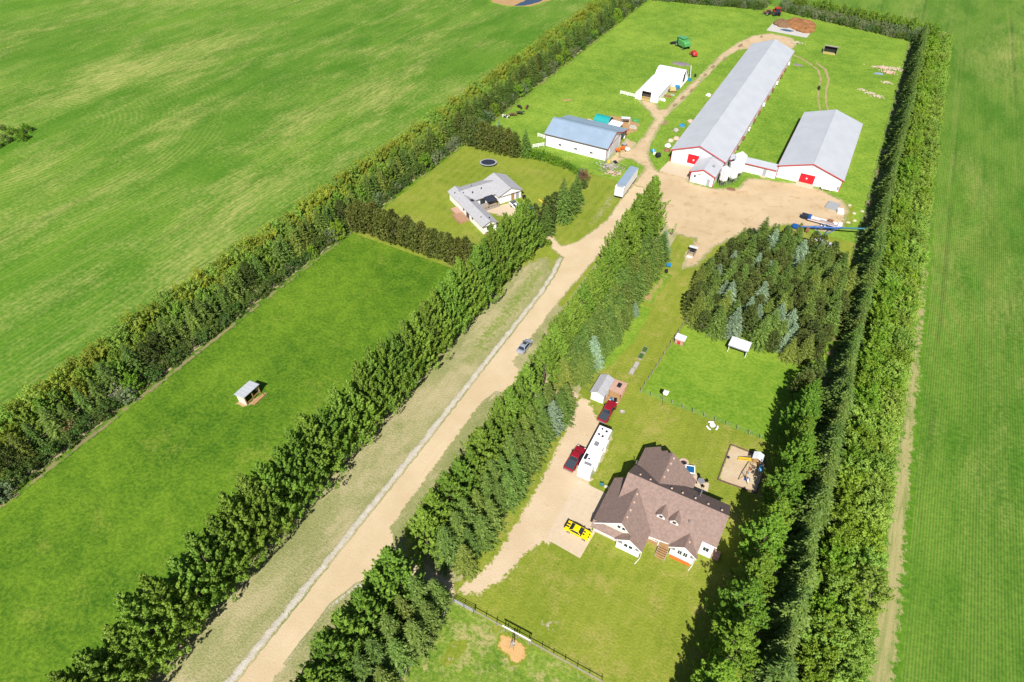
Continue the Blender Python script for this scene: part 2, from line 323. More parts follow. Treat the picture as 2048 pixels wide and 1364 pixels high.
sheet('gravel_windrow', [(-43.2, 12), (-43.0, 21), (-41.4, 25.6), (-38.5, 27.6), (-38.8, 28.3), (-42.2, 26.6), (-43.7, 22), (-43.8, 12)], .040, 'white_gravel', jag=.15, grid=.35, step=.5)
yard = [(-47.7, 158), (-47.9, 171), (-53, 174), (-57, 173), (-58.8, 177), (-55.5, 182), (-55.5, 193), (-56.8, 204), (-60.2, 209), (-65, 213.5), (-67.5, 217), (-60.5, 217), (-57.5, 212.5), (-56.0, 213.5),
        (-55.6, 226), (-54, 252), (-53.2, 274), (-50.5, 291), (-47, 303), (-40.5, 310), (-31, 309), (-27.5, 300), (-29.5, 291), (-36, 284), (-42, 288), (-47.3, 284), (-50.3, 272), (-51.5, 246), (-52.2, 228), (-53.6, 208), (-52.6, 198), (-51.4, 186), (-50.0, 180.5), (-45.8, 173.5), (-43.2, 170.8),
        (-42.6, 178.4), (-33.8, 178.4), (-33.7, 169.3), (-26.5, 169.2), (-24.8, 170.3), (-20, 172.5), (-19, 180), (-15, 181.6), (-8, 183), (-5.3, 184.3), (-1.2, 184.3), (3, 182.5), (7.5, 180.8), (10, 176), (9.8, 166), (6.5, 161.5), (-2.9, 160.8), (-8, 156), (-13.5, 149.2), (-18, 140.5), (-19.5, 131), (-22.5, 127.5), (-23.5, 134),
        (-23.4, 141.8), (-29, 141.5), (-36, 147), (-39.8, 149), (-41.8, 146), (-42.3, 158)]
sheet('farmyard', yard, .030, 'gravel_yard', jag=.55, grid=1.5)
sheet('house_driveway', [(-28.9, 33.8), (-26.8, 36.4), (-25.9, 40.7), (-25.8, 46.7), (-26.0, 57.8), (-26.6, 67.6), (-28.2, 76), (-27, 79), (-25, 78.2), (-22.2, 75.6), (-21.3, 74.2), (-17.6, 73), (-17.0, 68), (-17.1, 60.3), (-14.7, 60.2), (-13.9, 60), (-13.7, 51.6), (-13.2, 46.6), (-17.5, 46.9), (-19.4, 46.2), (-20.6, 43.6), (-21.9, 37.7), (-24.1, 33.6), (-27.4, 31.9)],
      .038, 'gravel_drive', jag=.3, grid=1.0)
mat('concrete', (.46, .375, .275), .85, c2=(.42, .335, .235), bmp=.2)
flat('concrete_pad', [(-13.75, 60.0), (-19.8, 60.2), (-19.6, 47.3), (-13.3, 46.9), (-13.0, 52.3), (-13.75, 52.4)], .052, 'concrete')
flat('barn_apron', [(-43.4, 171.4), (-33.9, 171.0), (-33.8, 178.3), (-42.8, 178.4)], .046, 'concrete')
flat('bungalow_pad', [(-76.2, 131.2), (-72.4, 136.4), (-68.5, 134.0), (-71.5, 129), (-75.5, 127), (-79.0, 126.6)], .046, 'concrete')
sheet('wheel_track', [(-29, 290), (-24, 287.5), (-18.5, 282), (-14.6, 277), (-12, 268), (-11.2, 257), (-9.6, 247), (-7.6, 239), (-8.4, 238.6), (-10.5, 247), (-12.1, 257), (-13, 268), (-15.4, 276.4), (-19.3, 281.3), (-24.5, 286.4), (-29, 288.6)], .024, 'track_dirt', jag=.25, grid=.5)
sheet('wheel_track', [(-17.5, 283.5), (-13.0, 278), (-10.2, 268), (-9.4, 257), (-7.8, 247), (-5.8, 239), (-5.0, 239.3), (-6.9, 247), (-8.5, 257), (-9.2, 268.5), (-12.0, 278.8), (-16.5, 284.3)], .024, 'track_dirt', jag=.2, grid=.5)
sheet('field_edge_stubble', [(28.6, 30), (28.6, 124), (28.8, 156), (28.5, 200), (28.4, 326), (29.6, 326), (30.2, 200), (31.6, 156), (32.0, 124), (33.4, 52), (33.6, 30)], .026, 'stubble', jag=.7, grid=1.2)
sheet('belt_edge_dirt', [(-105.0, -40), (-104.9, 100), (-105.0, 330), (-103.6, 330), (-103.5, 200), (-103.6, 100), (-103.3, 47), (-103.4, -40)], .026, 'dirt_strip', jag=.5, grid=1.0)
sheet('belt_edge_dirt', [(13.6, 110), (14.0, 330), (15.3, 330), (15.2, 110)], .026, 'dirt_strip', jag=.7, grid=1.0)
sheet('garden_soil', [(-25.8, 124.5), (-23.6, 124.5), (-24.5, 116), (-24.3, 111.5), (-28, 111.8)], .032, 'bare_soil', jag=.3, grid=.8)
sheet('garden_plot', [(-27.5, 110.5), (-24.0, 110.5), (-23.5, 98), (-25, 90), (-27.5, 86)], .028, 'grass_pen', jag=.6, grid=1.2)
sheet('wood_chip_patch', [(-18.2, 31.2), (-14.0, 31.1), (-13.6, 29.3), (-15.2, 27.3), (-16.2, 28.2), (-18.4, 28.6), (-19.0, 30.2)], .032, 'wood_chips', jag=.35, grid=.4, step=.4)
sheet('wood_chip_patch', [(-20.2, 31.4), (-19.0, 31.2), (-19.4, 30.2), (-20.2, 30.4)], .032, 'wood_chips', jag=.2, grid=.3, step=.3)
sheet('bare_patch', [(-24.4, 26.5), (-22.6, 27.8), (-22.0, 24.5), (-23.6, 22.5), (-24.6, 24)], .030, 'old_ash', jag=.6, grid=.5, step=.5)
sheet('bare_patch', [(-14.8, 36.4), (-11.6, 36.8), (-11.0, 33.6), (-13.5, 32.8), (-15.2, 34)], .030, 'old_ash', jag=.8, grid=.6, step=.5)
sheet('dirt_around_sheds', [(-76, 193), (-71, 200.5), (-64, 201.5), (-58.5, 199), (-58, 192), (-60, 187.5), (-64, 186.5), (-70, 189)], .026, 'bare_soil', jag=1.0, grid=1.2)
sheet('dirt_by_shed_doors', [(-59.8, 169), (-56, 170), (-54.5, 176), (-56, 185), (-59.8, 186.5)], .027, 'gravel_yard', jag=.5, grid=1.0)
sheet('dirt_beside_tent', [(-60, 218), (-56.5, 228), (-55.8, 237), (-57, 241), (-60, 231)], .026, 'bare_soil', jag=.6, grid=1.0)
sheet('bare_patch', [(-92.5, 203), (-88.5, 207.5), (-86.5, 204.5), (-89.5, 201)], .027, 'bare_soil', jag=.6, grid=.8)
sheet('dirt_by_barn_corner', [(6.5, 181), (11, 178), (11.5, 170), (9.5, 165), (8, 171)], .028, 'old_ash', jag=.6, grid=.8)
sheet('shelter_dirt', [(-86.5, 43.4), (-84.3, 43.6), (-82.4, 46), (-82.2, 48.6), (-83.4, 48.9), (-84.4, 45), (-86.4, 44.6)], .030, 'soil_paddock', jag=.25, grid=.3, step=.4)
sheet('pond_bank', [(-172, 289), (-160, 286.5), (-150, 292), (-146, 304), (-150, 322), (-165, 330), (-176, 312)], .024, 'bare_soil', jag=1.5, grid=2.5, step=2)
m, nt, b = newmat('pond_water'); MATS['pond_water'] = m
b.inputs['Base Color'].default_value = (.02, .04, .07, 1); b.inputs['Roughness'].default_value = .08
o = sheet('pond_water', [(-158, 289.5), (-153.5, 292), (-149.5, 301), (-151, 316), (-156, 322), (-159, 310), (-157, 300)], .034, 'pond_water', jag=.6, grid=2.5)

for i, (x, y) in enumerate([(-54.0, 218.6), (-53.5, 226.1), (-52.6, 234.2), (-52.4, 250.3), (-52.0, 260.0), (-50.1, 270.4), (-48.4, 288.7), (-43.1, 303.7), (-52.4, 203.6)]):
    a = U(.8, 1.15); sheet('damp_pothole', [(x+a*.75*math.cos(k*.7854)*U(.8, 1.2), y+a*2.0*math.sin(k*.7854)*U(.8, 1.2)) for k in range(8)], .0385+i*.0004, 'damp_soil', jag=.15, grid=.5, step=.5, smooth=True)

# ================================================================ TREES
def foliage(name, dark, light, transl=.28, hue=.012, rough=.55):
    m, nt, b = newmat(name); MATS[name] = m
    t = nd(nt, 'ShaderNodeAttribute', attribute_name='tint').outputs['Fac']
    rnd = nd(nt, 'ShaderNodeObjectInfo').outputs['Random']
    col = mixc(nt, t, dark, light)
    hs = nd(nt, 'ShaderNodeHueSaturation', {'Hue': rng_(nt, rnd, 0, 1, .5-hue, .5+hue), 'Saturation': 1.0, 'Value': rng_(nt, mth(nt, 'FRACT', mth(nt, 'MULTIPLY', rnd, 7.31)), 0, 1, .85, 1.16), 'Color': col}).outputs[0]
    setin(nt, b.inputs['Base Color'], hs); b.inputs['Roughness'].default_value = rough; b.inputs['Specular IOR Level'].default_value = .25
    tr = nd(nt, 'ShaderNodeBsdfTranslucent', {0: mixc(nt, 1, hs, (.9, 1, .35), 'MULTIPLY')})
    mx = nd(nt, 'ShaderNodeMixShader', {0: transl}); nt.links.new(b.outputs[0], mx.inputs[1]); nt.links.new(tr.outputs[0], mx.inputs[2])
    nt.links.new(mx.outputs[0], nt.nodes['Material Output'].inputs[0]); return m
foliage('leaf_poplar', (.060, .145, .010), (.255, .380, .050), .34, hue=.010)
foliage('leaf_lime', (.100, .205, .011), (.275, .42, .042), .34, hue=.012)
foliage('leaf_yellow', (.150, .205, .012), (.36, .42, .055), .34, hue=.012)
foliage('leaf_willow', (.14, .25, .024), (.32, .45, .078), .34, hue=.012)
foliage('leaf_ash', (.065, .165, .010), (.21, .34, .034), .32)
foliage('needle_green', (.050, .105, .015), (.190, .265, .054), .18)
foliage('needle_yellow', (.080, .130, .018), (.23, .28, .055), .18)
foliage('needle_blue', (.11, .185, .10), (.29, .38, .25), .15, hue=.01)
foliage('needle_pine', (.050, .085, .016), (.135, .170, .040), .18)
foliage('needle_olive', (.062, .085, .014), (.165, .185, .040), .18)
foliage('leaf_shrub', (.035, .085, .014), (.120, .185, .034), .3, hue=.02)
foliage('leaf_grey', (.10, .14, .06), (.23, .28, .14), .3, hue=.03)
foliage('leaf_hedge', (.065, .175, .008), (.17, .30, .020), .32)
foliage('twig_dead', (.16, .12, .10), (.34, .29, .26), .05, hue=.02)
foliage('twig_red', (.10, .045, .025), (.2, .10, .06), .05, hue=.02)
mat('bark', (.12, .095, .07), .9, c2=(.07, .055, .04), scale=3, bmp=.4)
mat('bark_pale', (.27, .25, .20), .9, c2=(.16, .14, .11), scale=3, bmp=.4)

def quads(Pt, T, S, a, b):
    """diamond leaves centred on Pt with long axis T (half length a) and width axis S (half width b)"""
    a = np.asarray(a)[:, None]; b = np.asarray(b)[:, None]
    V = np.stack([Pt-T*a, Pt+S*b-T*a*.1, Pt+T*a, Pt-S*b-T*a*.1], 1); return V.reshape(-1, 3)
def leaf_mesh(name, V, tint, m):
    n = len(V)//4; me = bpy.data.meshes.new(name)
    me.vertices.add(4*n); me.vertices.foreach_set('co', V.astype(np.float32).ravel())
    me.loops.add(4*n); me.loops.foreach_set('vertex_index', np.arange(4*n, dtype=np.int32))
    me.polygons.add(n); me.polygons.foreach_set('loop_start', np.arange(0, 4*n, 4, dtype=np.int32)); me.polygons.foreach_set('loop_total', np.full(n, 4, np.int32))
    me.update(calc_edges=True); me.validate()
    at = me.attributes.new('tint', 'FLOAT', 'FACE'); at.data.foreach_set('value', np.clip(tint, 0, 1).astype(np.float32))
    me.materials.append(MATS[m]); return me
def unit(v): return v/np.maximum(np.linalg.norm(v, axis=-1, keepdims=True), 1e-9)
def perp(T, r):
    S = np.cross(T, r.normal(size=T.shape)); return unit(S)
def plume_leaves(r, cen, rad, n, size, length=2.0, lean=.45, slim=.6):
    """leaves along upright shoots that taper to a point"""
    K = len(cen); out = unit(cen*np.array([1, 1, 0])+1e-6); ax = unit(np.array([0, 0, 1.])+out*lean+.18*r.normal(size=cen.shape))
    t = r.uniform(0, 1, (K, n, 1))**1.15; ph = r.uniform(0, 6.283, (K, n)); a1 = unit(np.cross(ax, r.normal(size=ax.shape))); a2 = np.cross(ax, a1)
    d = a1[:, None]*np.cos(ph)[..., None]+a2[:, None]*np.sin(ph)[..., None]; q = r.uniform(.3, 1, (K, n, 1))**.6
    Pt = cen[:, None]+ax[:, None]*(t-.35)*rad[:, None, None]*length+d*q*rad[:, None, None]*np.maximum(1-t, .06)**.65*np.minimum(1, t*3+.55)
    nrm = unit(d*.55+ax[:, None]*.55+np.array([0, -.1, .25])+.6*r.normal(size=d.shape)); T = unit(np.cross(nrm, r.normal(size=d.shape))); S = np.cross(nrm, T)
    Pt, T, S = Pt.reshape(-1, 3), T.reshape(-1, 3), S.reshape(-1, 3); a = size*r.uniform(.6, 1.35, len(Pt))
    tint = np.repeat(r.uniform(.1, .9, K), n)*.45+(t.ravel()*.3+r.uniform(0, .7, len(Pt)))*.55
    return quads(Pt, T, S, a, a*slim), tint
def clump_leaves(r, cen, rad, n, size, up=.5, elong=1.0, slim=.62, centre=None):
    """n leaves round each clump centre, most of them near the clump's skin, lying flat against it"""
    K = len(cen); d = unit(r.normal(size=(K, n, 3))); d[:, :, 2] = np.where(d[:, :, 2] < -.35, -d[:, :, 2], d[:, :, 2])
    q = r.uniform(.35, 1, (K, n, 1))**.6; rr = rad[:, None, None]
    Pt = cen[:, None, :]+d*q*rr*np.array([1, 1, elong])
    nrm = unit(d*.7+np.array([0, 0, up])+.55*r.normal(size=d.shape))
    T = unit(np.cross(nrm, r.normal(size=d.shape))); S = np.cross(nrm, T)
    Pt, T, S = Pt.reshape(-1, 3), T.reshape(-1, 3), S.reshape(-1, 3)
    a = size*r.uniform(.6, 1.35, len(Pt)); tint = np.repeat(r.uniform(.15, .85, K), n)*.5+r.uniform(0, 1, len(Pt))*.5
    return quads(Pt, T, S, a, a*slim), tint
def trunk_shapes(H, r0, tips, r):
    sh = []; z = 0; p = np.array([0., 0., -.1]); segs = 4; top = H*.82
    for i in range(segs):
        q = np.array([r.normal()*.06*i, r.normal()*.06*i, top*(i+1)/segs]); sh.append(CY(p, q, r0*(1-i/segs*.8), r0*(1-(i+1)/segs*.8), 7)); p = q
    for t in tips:
        zb = max(.4, t[2]-np.hypot(t[0], t[1])*.9-.4); sh.append(CY((0, 0, min(zb, top)), tuple(t), r0*.28, r0*.06, 4))
    return sh
def broadleaf(seed, H, Rr, m, K=60, n=55, size=.26, base=.1, peak=.38, cr=.85, up=.5, elong=1.15, bark='bark', top=.75, slim=.62, plume=0, lean=.45):
    r = np.random.default_rng(seed); t = r.uniform(base, 1, K)**.85; t = np.sort(base+(1-base)*(np.arange(K)+r.uniform(0, 1, K))/K)
    prof = np.where(t < peak, .62+.38*np.sin(np.clip((t-base)/(peak-base), 0, 1)*math.pi/2), np.cos(np.clip((t-peak)/(1.04-peak), 0, 1)*math.pi/2)**top)
    ph = np.arange(K)*2.39996+r.uniform(-.5, .5, K); q = np.sqrt(r.uniform(.18, 1, K)); rad = cr*(.75+.5*r.uniform(0, 1, K))*(1-.35*t)
    rr = np.maximum(prof*Rr*q*(1+.14*r.normal(size=K))-rad*.4, .05)
    cen = np.stack([rr*np.cos(ph), rr*np.sin(ph), t*H-rad*.6], 1)
    V, ti = plume_leaves(r, cen, rad, n, size, plume, lean, slim) if plume else clump_leaves(r, cen, rad, n, size, up, elong, slim)
    tips = cen[r.permutation(K)[:14]]
    return mesh('trunk', trunk_shapes(H, .018*H+.04, tips, r), bark), leaf_mesh('crown', V, ti, m)
def shrub(seed, H, Rr, m, K=34, n=42, size=.17, cr=.62, spike=.3, slim=.55):
    r = np.random.default_rng(seed); d = unit(r.normal(size=(K, 3))); d[:, 2] = np.abs(d[:, 2]); q = r.uniform(.45, 1, K)**.5
    cen = d*q[:, None]*np.array([Rr, Rr, H*.85]); cen[:, 2] += .35; cen[:, 2] += spike*r.uniform(0, 1, K)*(d[:, 2] > .4); rad = cr*(.7+.6*r.uniform(0, 1, K))
    V, ti = plume_leaves(r, cen, rad, n, size, 2.3, .8, slim)
    sh = [CY((r.normal()*.15, r.normal()*.15, -.1), tuple(c*.92), .05, .015, 4) for c in cen[:12]]
    return mesh('trunk', sh, 'bark'), leaf_mesh('crown', V, ti, m)
def spruce(seed, H, Rr, m, dens=1.0):
    r = np.random.default_rng(seed); P_, T_, S_, A_, Bw, Ti = [], [], [], [], [], []
    z = .35; lvl = 0
    while z < H*.97:
        f = 1-z/H; L0 = Rr*(f**.82)*(.55+.45*min(1, z/(.12*H)+.3)); nb = max(4, int((6+6*f)*dens)); off = r.uniform(0, 6.28)
        for k in range(nb):
            ph = off+k*6.283/nb+r.normal()*.16; L = L0*r.uniform(.72, 1.16)+.12; dr = np.array([math.cos(ph), math.sin(ph), 0]); sd = np.array([-math.sin(ph), math.cos(ph), 0])
            ns = max(2, int(L/.26)); bt = r.uniform(.1, .9)
            for s in range(ns):
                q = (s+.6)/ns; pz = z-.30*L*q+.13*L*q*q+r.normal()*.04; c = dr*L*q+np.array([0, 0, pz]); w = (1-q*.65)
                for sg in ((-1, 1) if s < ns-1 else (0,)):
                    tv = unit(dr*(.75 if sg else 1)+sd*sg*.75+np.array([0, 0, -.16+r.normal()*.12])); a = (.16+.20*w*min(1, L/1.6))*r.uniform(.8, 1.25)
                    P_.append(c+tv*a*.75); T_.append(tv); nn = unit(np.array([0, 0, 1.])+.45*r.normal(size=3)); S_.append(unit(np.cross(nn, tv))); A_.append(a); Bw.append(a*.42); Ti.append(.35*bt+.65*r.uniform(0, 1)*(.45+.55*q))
        z += (.26+.10*f*H/8)*r.uniform(.85, 1.15); lvl += 1
    for s in range(6):
        tv = unit(np.array([r.normal()*.3, r.normal()*.3, 1.])); P_.append(np.array([0, 0, H-.12*s])); T_.append(tv); S_.append(perp(tv[None], r)[0]); A_.append(.22); Bw.append(.07); Ti.append(.8)
    V = quads(np.array(P_), np.array(T_), np.array(S_), A_, Bw)
    return mesh('trunk', [CY((0, 0, -.1), (0, 0, H*.95), .018*H+.03, .02, 7)], 'bark'), leaf_mesh('crown', V, np.array(Ti), m)
def pine(seed, H, Rr, m, K=95, n=30):
    r = np.random.default_rng(seed); t = np.sort(.1+.9*(np.arange(K)+r.uniform(0, 1, K))/K); prof = np.where(t < .35, .7+.3*t/.35, np.cos((t-.35)/.68*math.pi/2)**.72)
    ph = np.arange(K)*2.39996; q = np.sqrt(r.uniform(.25, 1, K)); rad = .52*(.8+.4*r.uniform(0, 1, K))*(1-.3*t); rr = np.maximum(prof*Rr*q-rad*.3, .05)
    cen = np.stack([rr*np.cos(ph), rr*np.sin(ph), t*H-rad*.5], 1); d = unit(r.normal(size=(K, n, 3))+np.array([0, 0, .75])+unit(cen*np.array([1, 1, 0]))[:, None, :]*.5)
    Pt = cen[:, None, :]+d*rad[:, None, None]*r.uniform(.3, .85, (K, n, 1)); a = r.uniform(.15, .27, K*n); T = d.reshape(-1, 3); S = perp(T, r)
    ti = np.repeat(r.uniform(0, 1, K), n)*.45+r.uniform(0, 1, K*n)*.55
    return mesh('trunk', trunk_shapes(H, .016*H+.04, cen[r.permutation(K)[:16]], r), 'bark'), leaf_mesh('crown', quads(Pt.reshape(-1, 3), T, S, a, a*.42), ti, m)
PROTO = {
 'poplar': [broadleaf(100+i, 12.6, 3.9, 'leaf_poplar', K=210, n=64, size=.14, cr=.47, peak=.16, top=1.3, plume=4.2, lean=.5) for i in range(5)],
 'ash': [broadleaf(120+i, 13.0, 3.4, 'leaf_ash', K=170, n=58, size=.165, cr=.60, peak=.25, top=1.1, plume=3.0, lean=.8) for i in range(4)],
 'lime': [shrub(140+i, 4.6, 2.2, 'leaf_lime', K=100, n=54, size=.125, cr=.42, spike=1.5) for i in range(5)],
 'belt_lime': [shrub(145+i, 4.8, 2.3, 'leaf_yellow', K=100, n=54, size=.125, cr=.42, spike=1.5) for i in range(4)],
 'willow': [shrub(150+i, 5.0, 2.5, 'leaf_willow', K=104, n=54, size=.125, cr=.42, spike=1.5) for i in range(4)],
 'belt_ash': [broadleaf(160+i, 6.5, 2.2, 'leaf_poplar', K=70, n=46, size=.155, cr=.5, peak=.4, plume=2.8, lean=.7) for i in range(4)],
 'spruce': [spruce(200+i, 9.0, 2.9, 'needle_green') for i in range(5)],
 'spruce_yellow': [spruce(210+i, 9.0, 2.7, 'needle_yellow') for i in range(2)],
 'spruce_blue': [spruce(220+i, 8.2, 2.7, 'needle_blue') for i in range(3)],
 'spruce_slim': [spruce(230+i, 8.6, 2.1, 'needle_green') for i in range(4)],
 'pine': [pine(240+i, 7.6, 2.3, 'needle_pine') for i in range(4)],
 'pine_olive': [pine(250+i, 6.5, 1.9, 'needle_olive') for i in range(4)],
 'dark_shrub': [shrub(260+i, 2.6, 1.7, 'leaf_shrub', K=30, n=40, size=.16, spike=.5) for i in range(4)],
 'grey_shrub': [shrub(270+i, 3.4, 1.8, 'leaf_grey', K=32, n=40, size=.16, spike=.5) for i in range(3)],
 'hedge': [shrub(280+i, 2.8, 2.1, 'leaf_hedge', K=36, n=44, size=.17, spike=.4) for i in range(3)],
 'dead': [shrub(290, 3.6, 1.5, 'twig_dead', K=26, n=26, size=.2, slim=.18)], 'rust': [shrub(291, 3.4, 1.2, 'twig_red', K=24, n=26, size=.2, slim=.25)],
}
NAME = {'poplar': 'poplar_tree', 'ash': 'ash_tree', 'lime': 'caragana_bush', 'belt_lime': 'caragana_bush', 'willow': 'willow_bush', 'belt_ash': 'ash_tree', 'spruce': 'spruce_tree', 'spruce_yellow': 'spruce_tree', 'spruce_blue': 'blue_spruce_tree', 'spruce_slim': 'spruce_tree',
        'pine': 'pine_tree', 'pine_olive': 'pine_tree', 'dark_shrub': 'shrub', 'grey_shrub': 'shrub', 'hedge': 'hedge_shrub', 'dead': 'dead_shrub', 'rust': 'dead_shrub'}
def seen(x, y): return (x+76.7)*.4816-(y+8.7)*.876 < 15 and -(x+76.7)*.513-(y+8.7)*.858 < 15
CNT = {}
def tree(kind, x, y, s, label, group=None, cat=None, sz=None):
    if not seen(x, y): return None
    if '{n}' in label: CNT[label] = CNT.get(label, 0)+1; label = label.replace('{n}', ordn(CNT[label]))
    tm, cm = random.choice(PROTO[kind]); o = bpy.data.objects.new(NAME[kind], None); C.objects.link(o)
    o.location = (x, y, 0); o.rotation_euler = (0, 0, U(0, 6.28)); o.scale = (s*U(.94, 1.06), s*U(.94, 1.06), (sz or s)*U(.94, 1.06))
    tag(o, label, cat or ('shrub' if 'shrub' in NAME[kind] or 'bush' in NAME[kind] else 'tree'), group)
    for nm, me in (('trunk', tm), ('crown', cm)):
        p = bpy.data.objects.new(nm, me); C.objects.link(p); p.parent = o
    return o
def line(a, b, step, j=.3):
    n = int(math.dist(a, b)/step); return [(a[0]+(b[0]-a[0])*(i+.5)/n+U(-j, j), a[1]+(b[1]-a[1])*(i+.5)/n+U(-j, j)) for i in range(n)]
# poplars left of the gravel road
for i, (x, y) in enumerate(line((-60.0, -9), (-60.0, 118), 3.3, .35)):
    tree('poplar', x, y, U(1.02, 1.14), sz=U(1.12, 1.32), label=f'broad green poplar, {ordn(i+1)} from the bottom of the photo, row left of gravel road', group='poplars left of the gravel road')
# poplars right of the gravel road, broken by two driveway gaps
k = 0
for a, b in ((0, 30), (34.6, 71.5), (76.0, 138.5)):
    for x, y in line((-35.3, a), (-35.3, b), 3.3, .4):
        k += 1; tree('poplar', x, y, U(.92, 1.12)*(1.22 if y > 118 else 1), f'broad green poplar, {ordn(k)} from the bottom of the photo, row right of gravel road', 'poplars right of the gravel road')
k = 0
for a, b, x9 in ((6, 31, -29.0), (35.2, 75, -28.9), (80, 133, -28.9), (8, 30, -32.0), (35.6, 73, -32.0), (78, 128, -31.9)):
    for x, y in line((x9, a), (x9, b), 2.8, .45):
        k += 1; kd = random.choices(['spruce', 'spruce_yellow', 'spruce_blue'], [7, 2.0, .2] if not 84 < y < 104 else [5, 1, 2.2])[0]  # extra blue spruces in one stretch: pale colour stands for sun glare on trees
        tree(kd, x, y, U(.84, 1.1), f'spruce with layered branches, {ordn(k)} counted upward among those between poplars and house driveway', 'spruces between road and driveway')
for x, y in line((-27.6, 88), (-27.2, 108), 2.6, .5): tree('spruce_blue' if U(0, 1) < .35 else 'spruce', x, y, U(.5, .7), 'low spruce at the garden edge, {n} upward from the garden shed', 'low spruces at the garden edge')  # blue ones imitate sun-washed crowns by their pale needle colour
# west shelterbelt: bright outer bushes, a middle row of spruce and ash, dark inner shrubs
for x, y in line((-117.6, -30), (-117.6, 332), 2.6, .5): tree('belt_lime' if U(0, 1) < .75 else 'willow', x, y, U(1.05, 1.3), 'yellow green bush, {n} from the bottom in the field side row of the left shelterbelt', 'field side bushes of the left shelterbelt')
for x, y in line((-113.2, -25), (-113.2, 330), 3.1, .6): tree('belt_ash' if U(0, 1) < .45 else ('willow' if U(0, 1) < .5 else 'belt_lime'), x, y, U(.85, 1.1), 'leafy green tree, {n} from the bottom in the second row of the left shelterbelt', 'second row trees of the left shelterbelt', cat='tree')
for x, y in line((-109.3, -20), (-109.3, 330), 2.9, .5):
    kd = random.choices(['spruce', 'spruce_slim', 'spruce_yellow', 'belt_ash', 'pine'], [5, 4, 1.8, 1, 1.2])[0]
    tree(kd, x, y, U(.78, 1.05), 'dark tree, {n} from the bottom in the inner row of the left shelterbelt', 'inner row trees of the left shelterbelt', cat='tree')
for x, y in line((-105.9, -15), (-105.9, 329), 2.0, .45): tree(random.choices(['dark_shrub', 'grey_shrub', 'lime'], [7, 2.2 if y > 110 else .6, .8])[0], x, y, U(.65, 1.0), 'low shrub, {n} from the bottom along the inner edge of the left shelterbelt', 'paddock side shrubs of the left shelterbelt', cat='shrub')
tree('dead', -107.0, 33.5, 1.0, 'bare grey shrub in the left shelterbelt beside the paddock'); tree('rust', -108.2, 23.5, 1.0, 'rusty brown dead shrub near the bottom of the left shelterbelt')
# pine rows round the bungalow lot
for i, (x, y) in enumerate(line((-104.5, 103.2), (-66.5, 103.2), 2.1, .4)): tree('pine_olive', x, y, U(1.2, 1.5), f'olive pine, {ordn(i+1)} from the left in the row behind the paddock', 'pines behind the paddock')
for i, (x, y) in enumerate(line((-103.5, 157.5), (-84.5, 158.5), 2.2, .5)): tree('pine_olive' if i > 1 else 'pine', x, y, U(1.2, 1.5), f'olive pine, {ordn(i+1)} from the left in the row above the trampoline', 'pines above the trampoline')
tree('spruce', -83.2, 160.2, .95, 'dark green spruce at the right end of the pine row by the blue roofed shed'); tree('spruce_blue', -96, 166, .8, 'pale spruce behind the olive pines near the cattle')
for i, (x, y) in enumerate([(-61.6, 124.6), (-60.2, 129.0), (-58.6, 125.6), (-57.6, 133.2), (-60.6, 134.4), (-57.2, 138.0), (-58.0, 142.6), (-60.8, 140.2)]):
    tree(['pine', 'pine', 'spruce', 'spruce', 'pine', 'spruce', 'spruce', 'spruce'][i], x, y, [1.1, 1.2, .95, 1.15, 1.0, 1.1, 1.0, .95][i], f'conifer in the clump right of the bungalow, {ordn(i+1)} from its lower edge', 'conifers right of the bungalow')
for i, (x, y) in enumerate([(-82.5, 160.0), (-80.2, 160.5), (-77.8, 160.6), (-75.4, 160.8), (-73.0, 160.6), (-70.8, 160.3), (-68.6, 159.6), (-66.4, 159.0), (-64.6, 158.0)]):
    tree('hedge', x, y, U(.75, 1.0)*(1 if i < 5 else .75), f'bright green hedge shrub, {ordn(i+1)} from the left, in front of the blue roofed shed', 'hedge shrubs in front of the shed')
tree('rust', -60.6, 154.6, 1.15, 'brownish bare shrub at the right end of the bright hedge'); tree('grey_shrub', -62.6, 156.4, .8, 'grey green shrub beside the brownish bare shrub'); tree('dark_shrub', -59.4, 151.5, .8, 'low dark shrub between bungalow conifers and the semi trailer')
tree('grey_shrub', -57.6, 119.4, .55, 'low grey green rounded shrub in the corner of the bungalow lawn', sz=.25); tree('lime', -55.8, 121.2, .42, 'small yellow green shrub by the bungalow driveway', sz=.3)
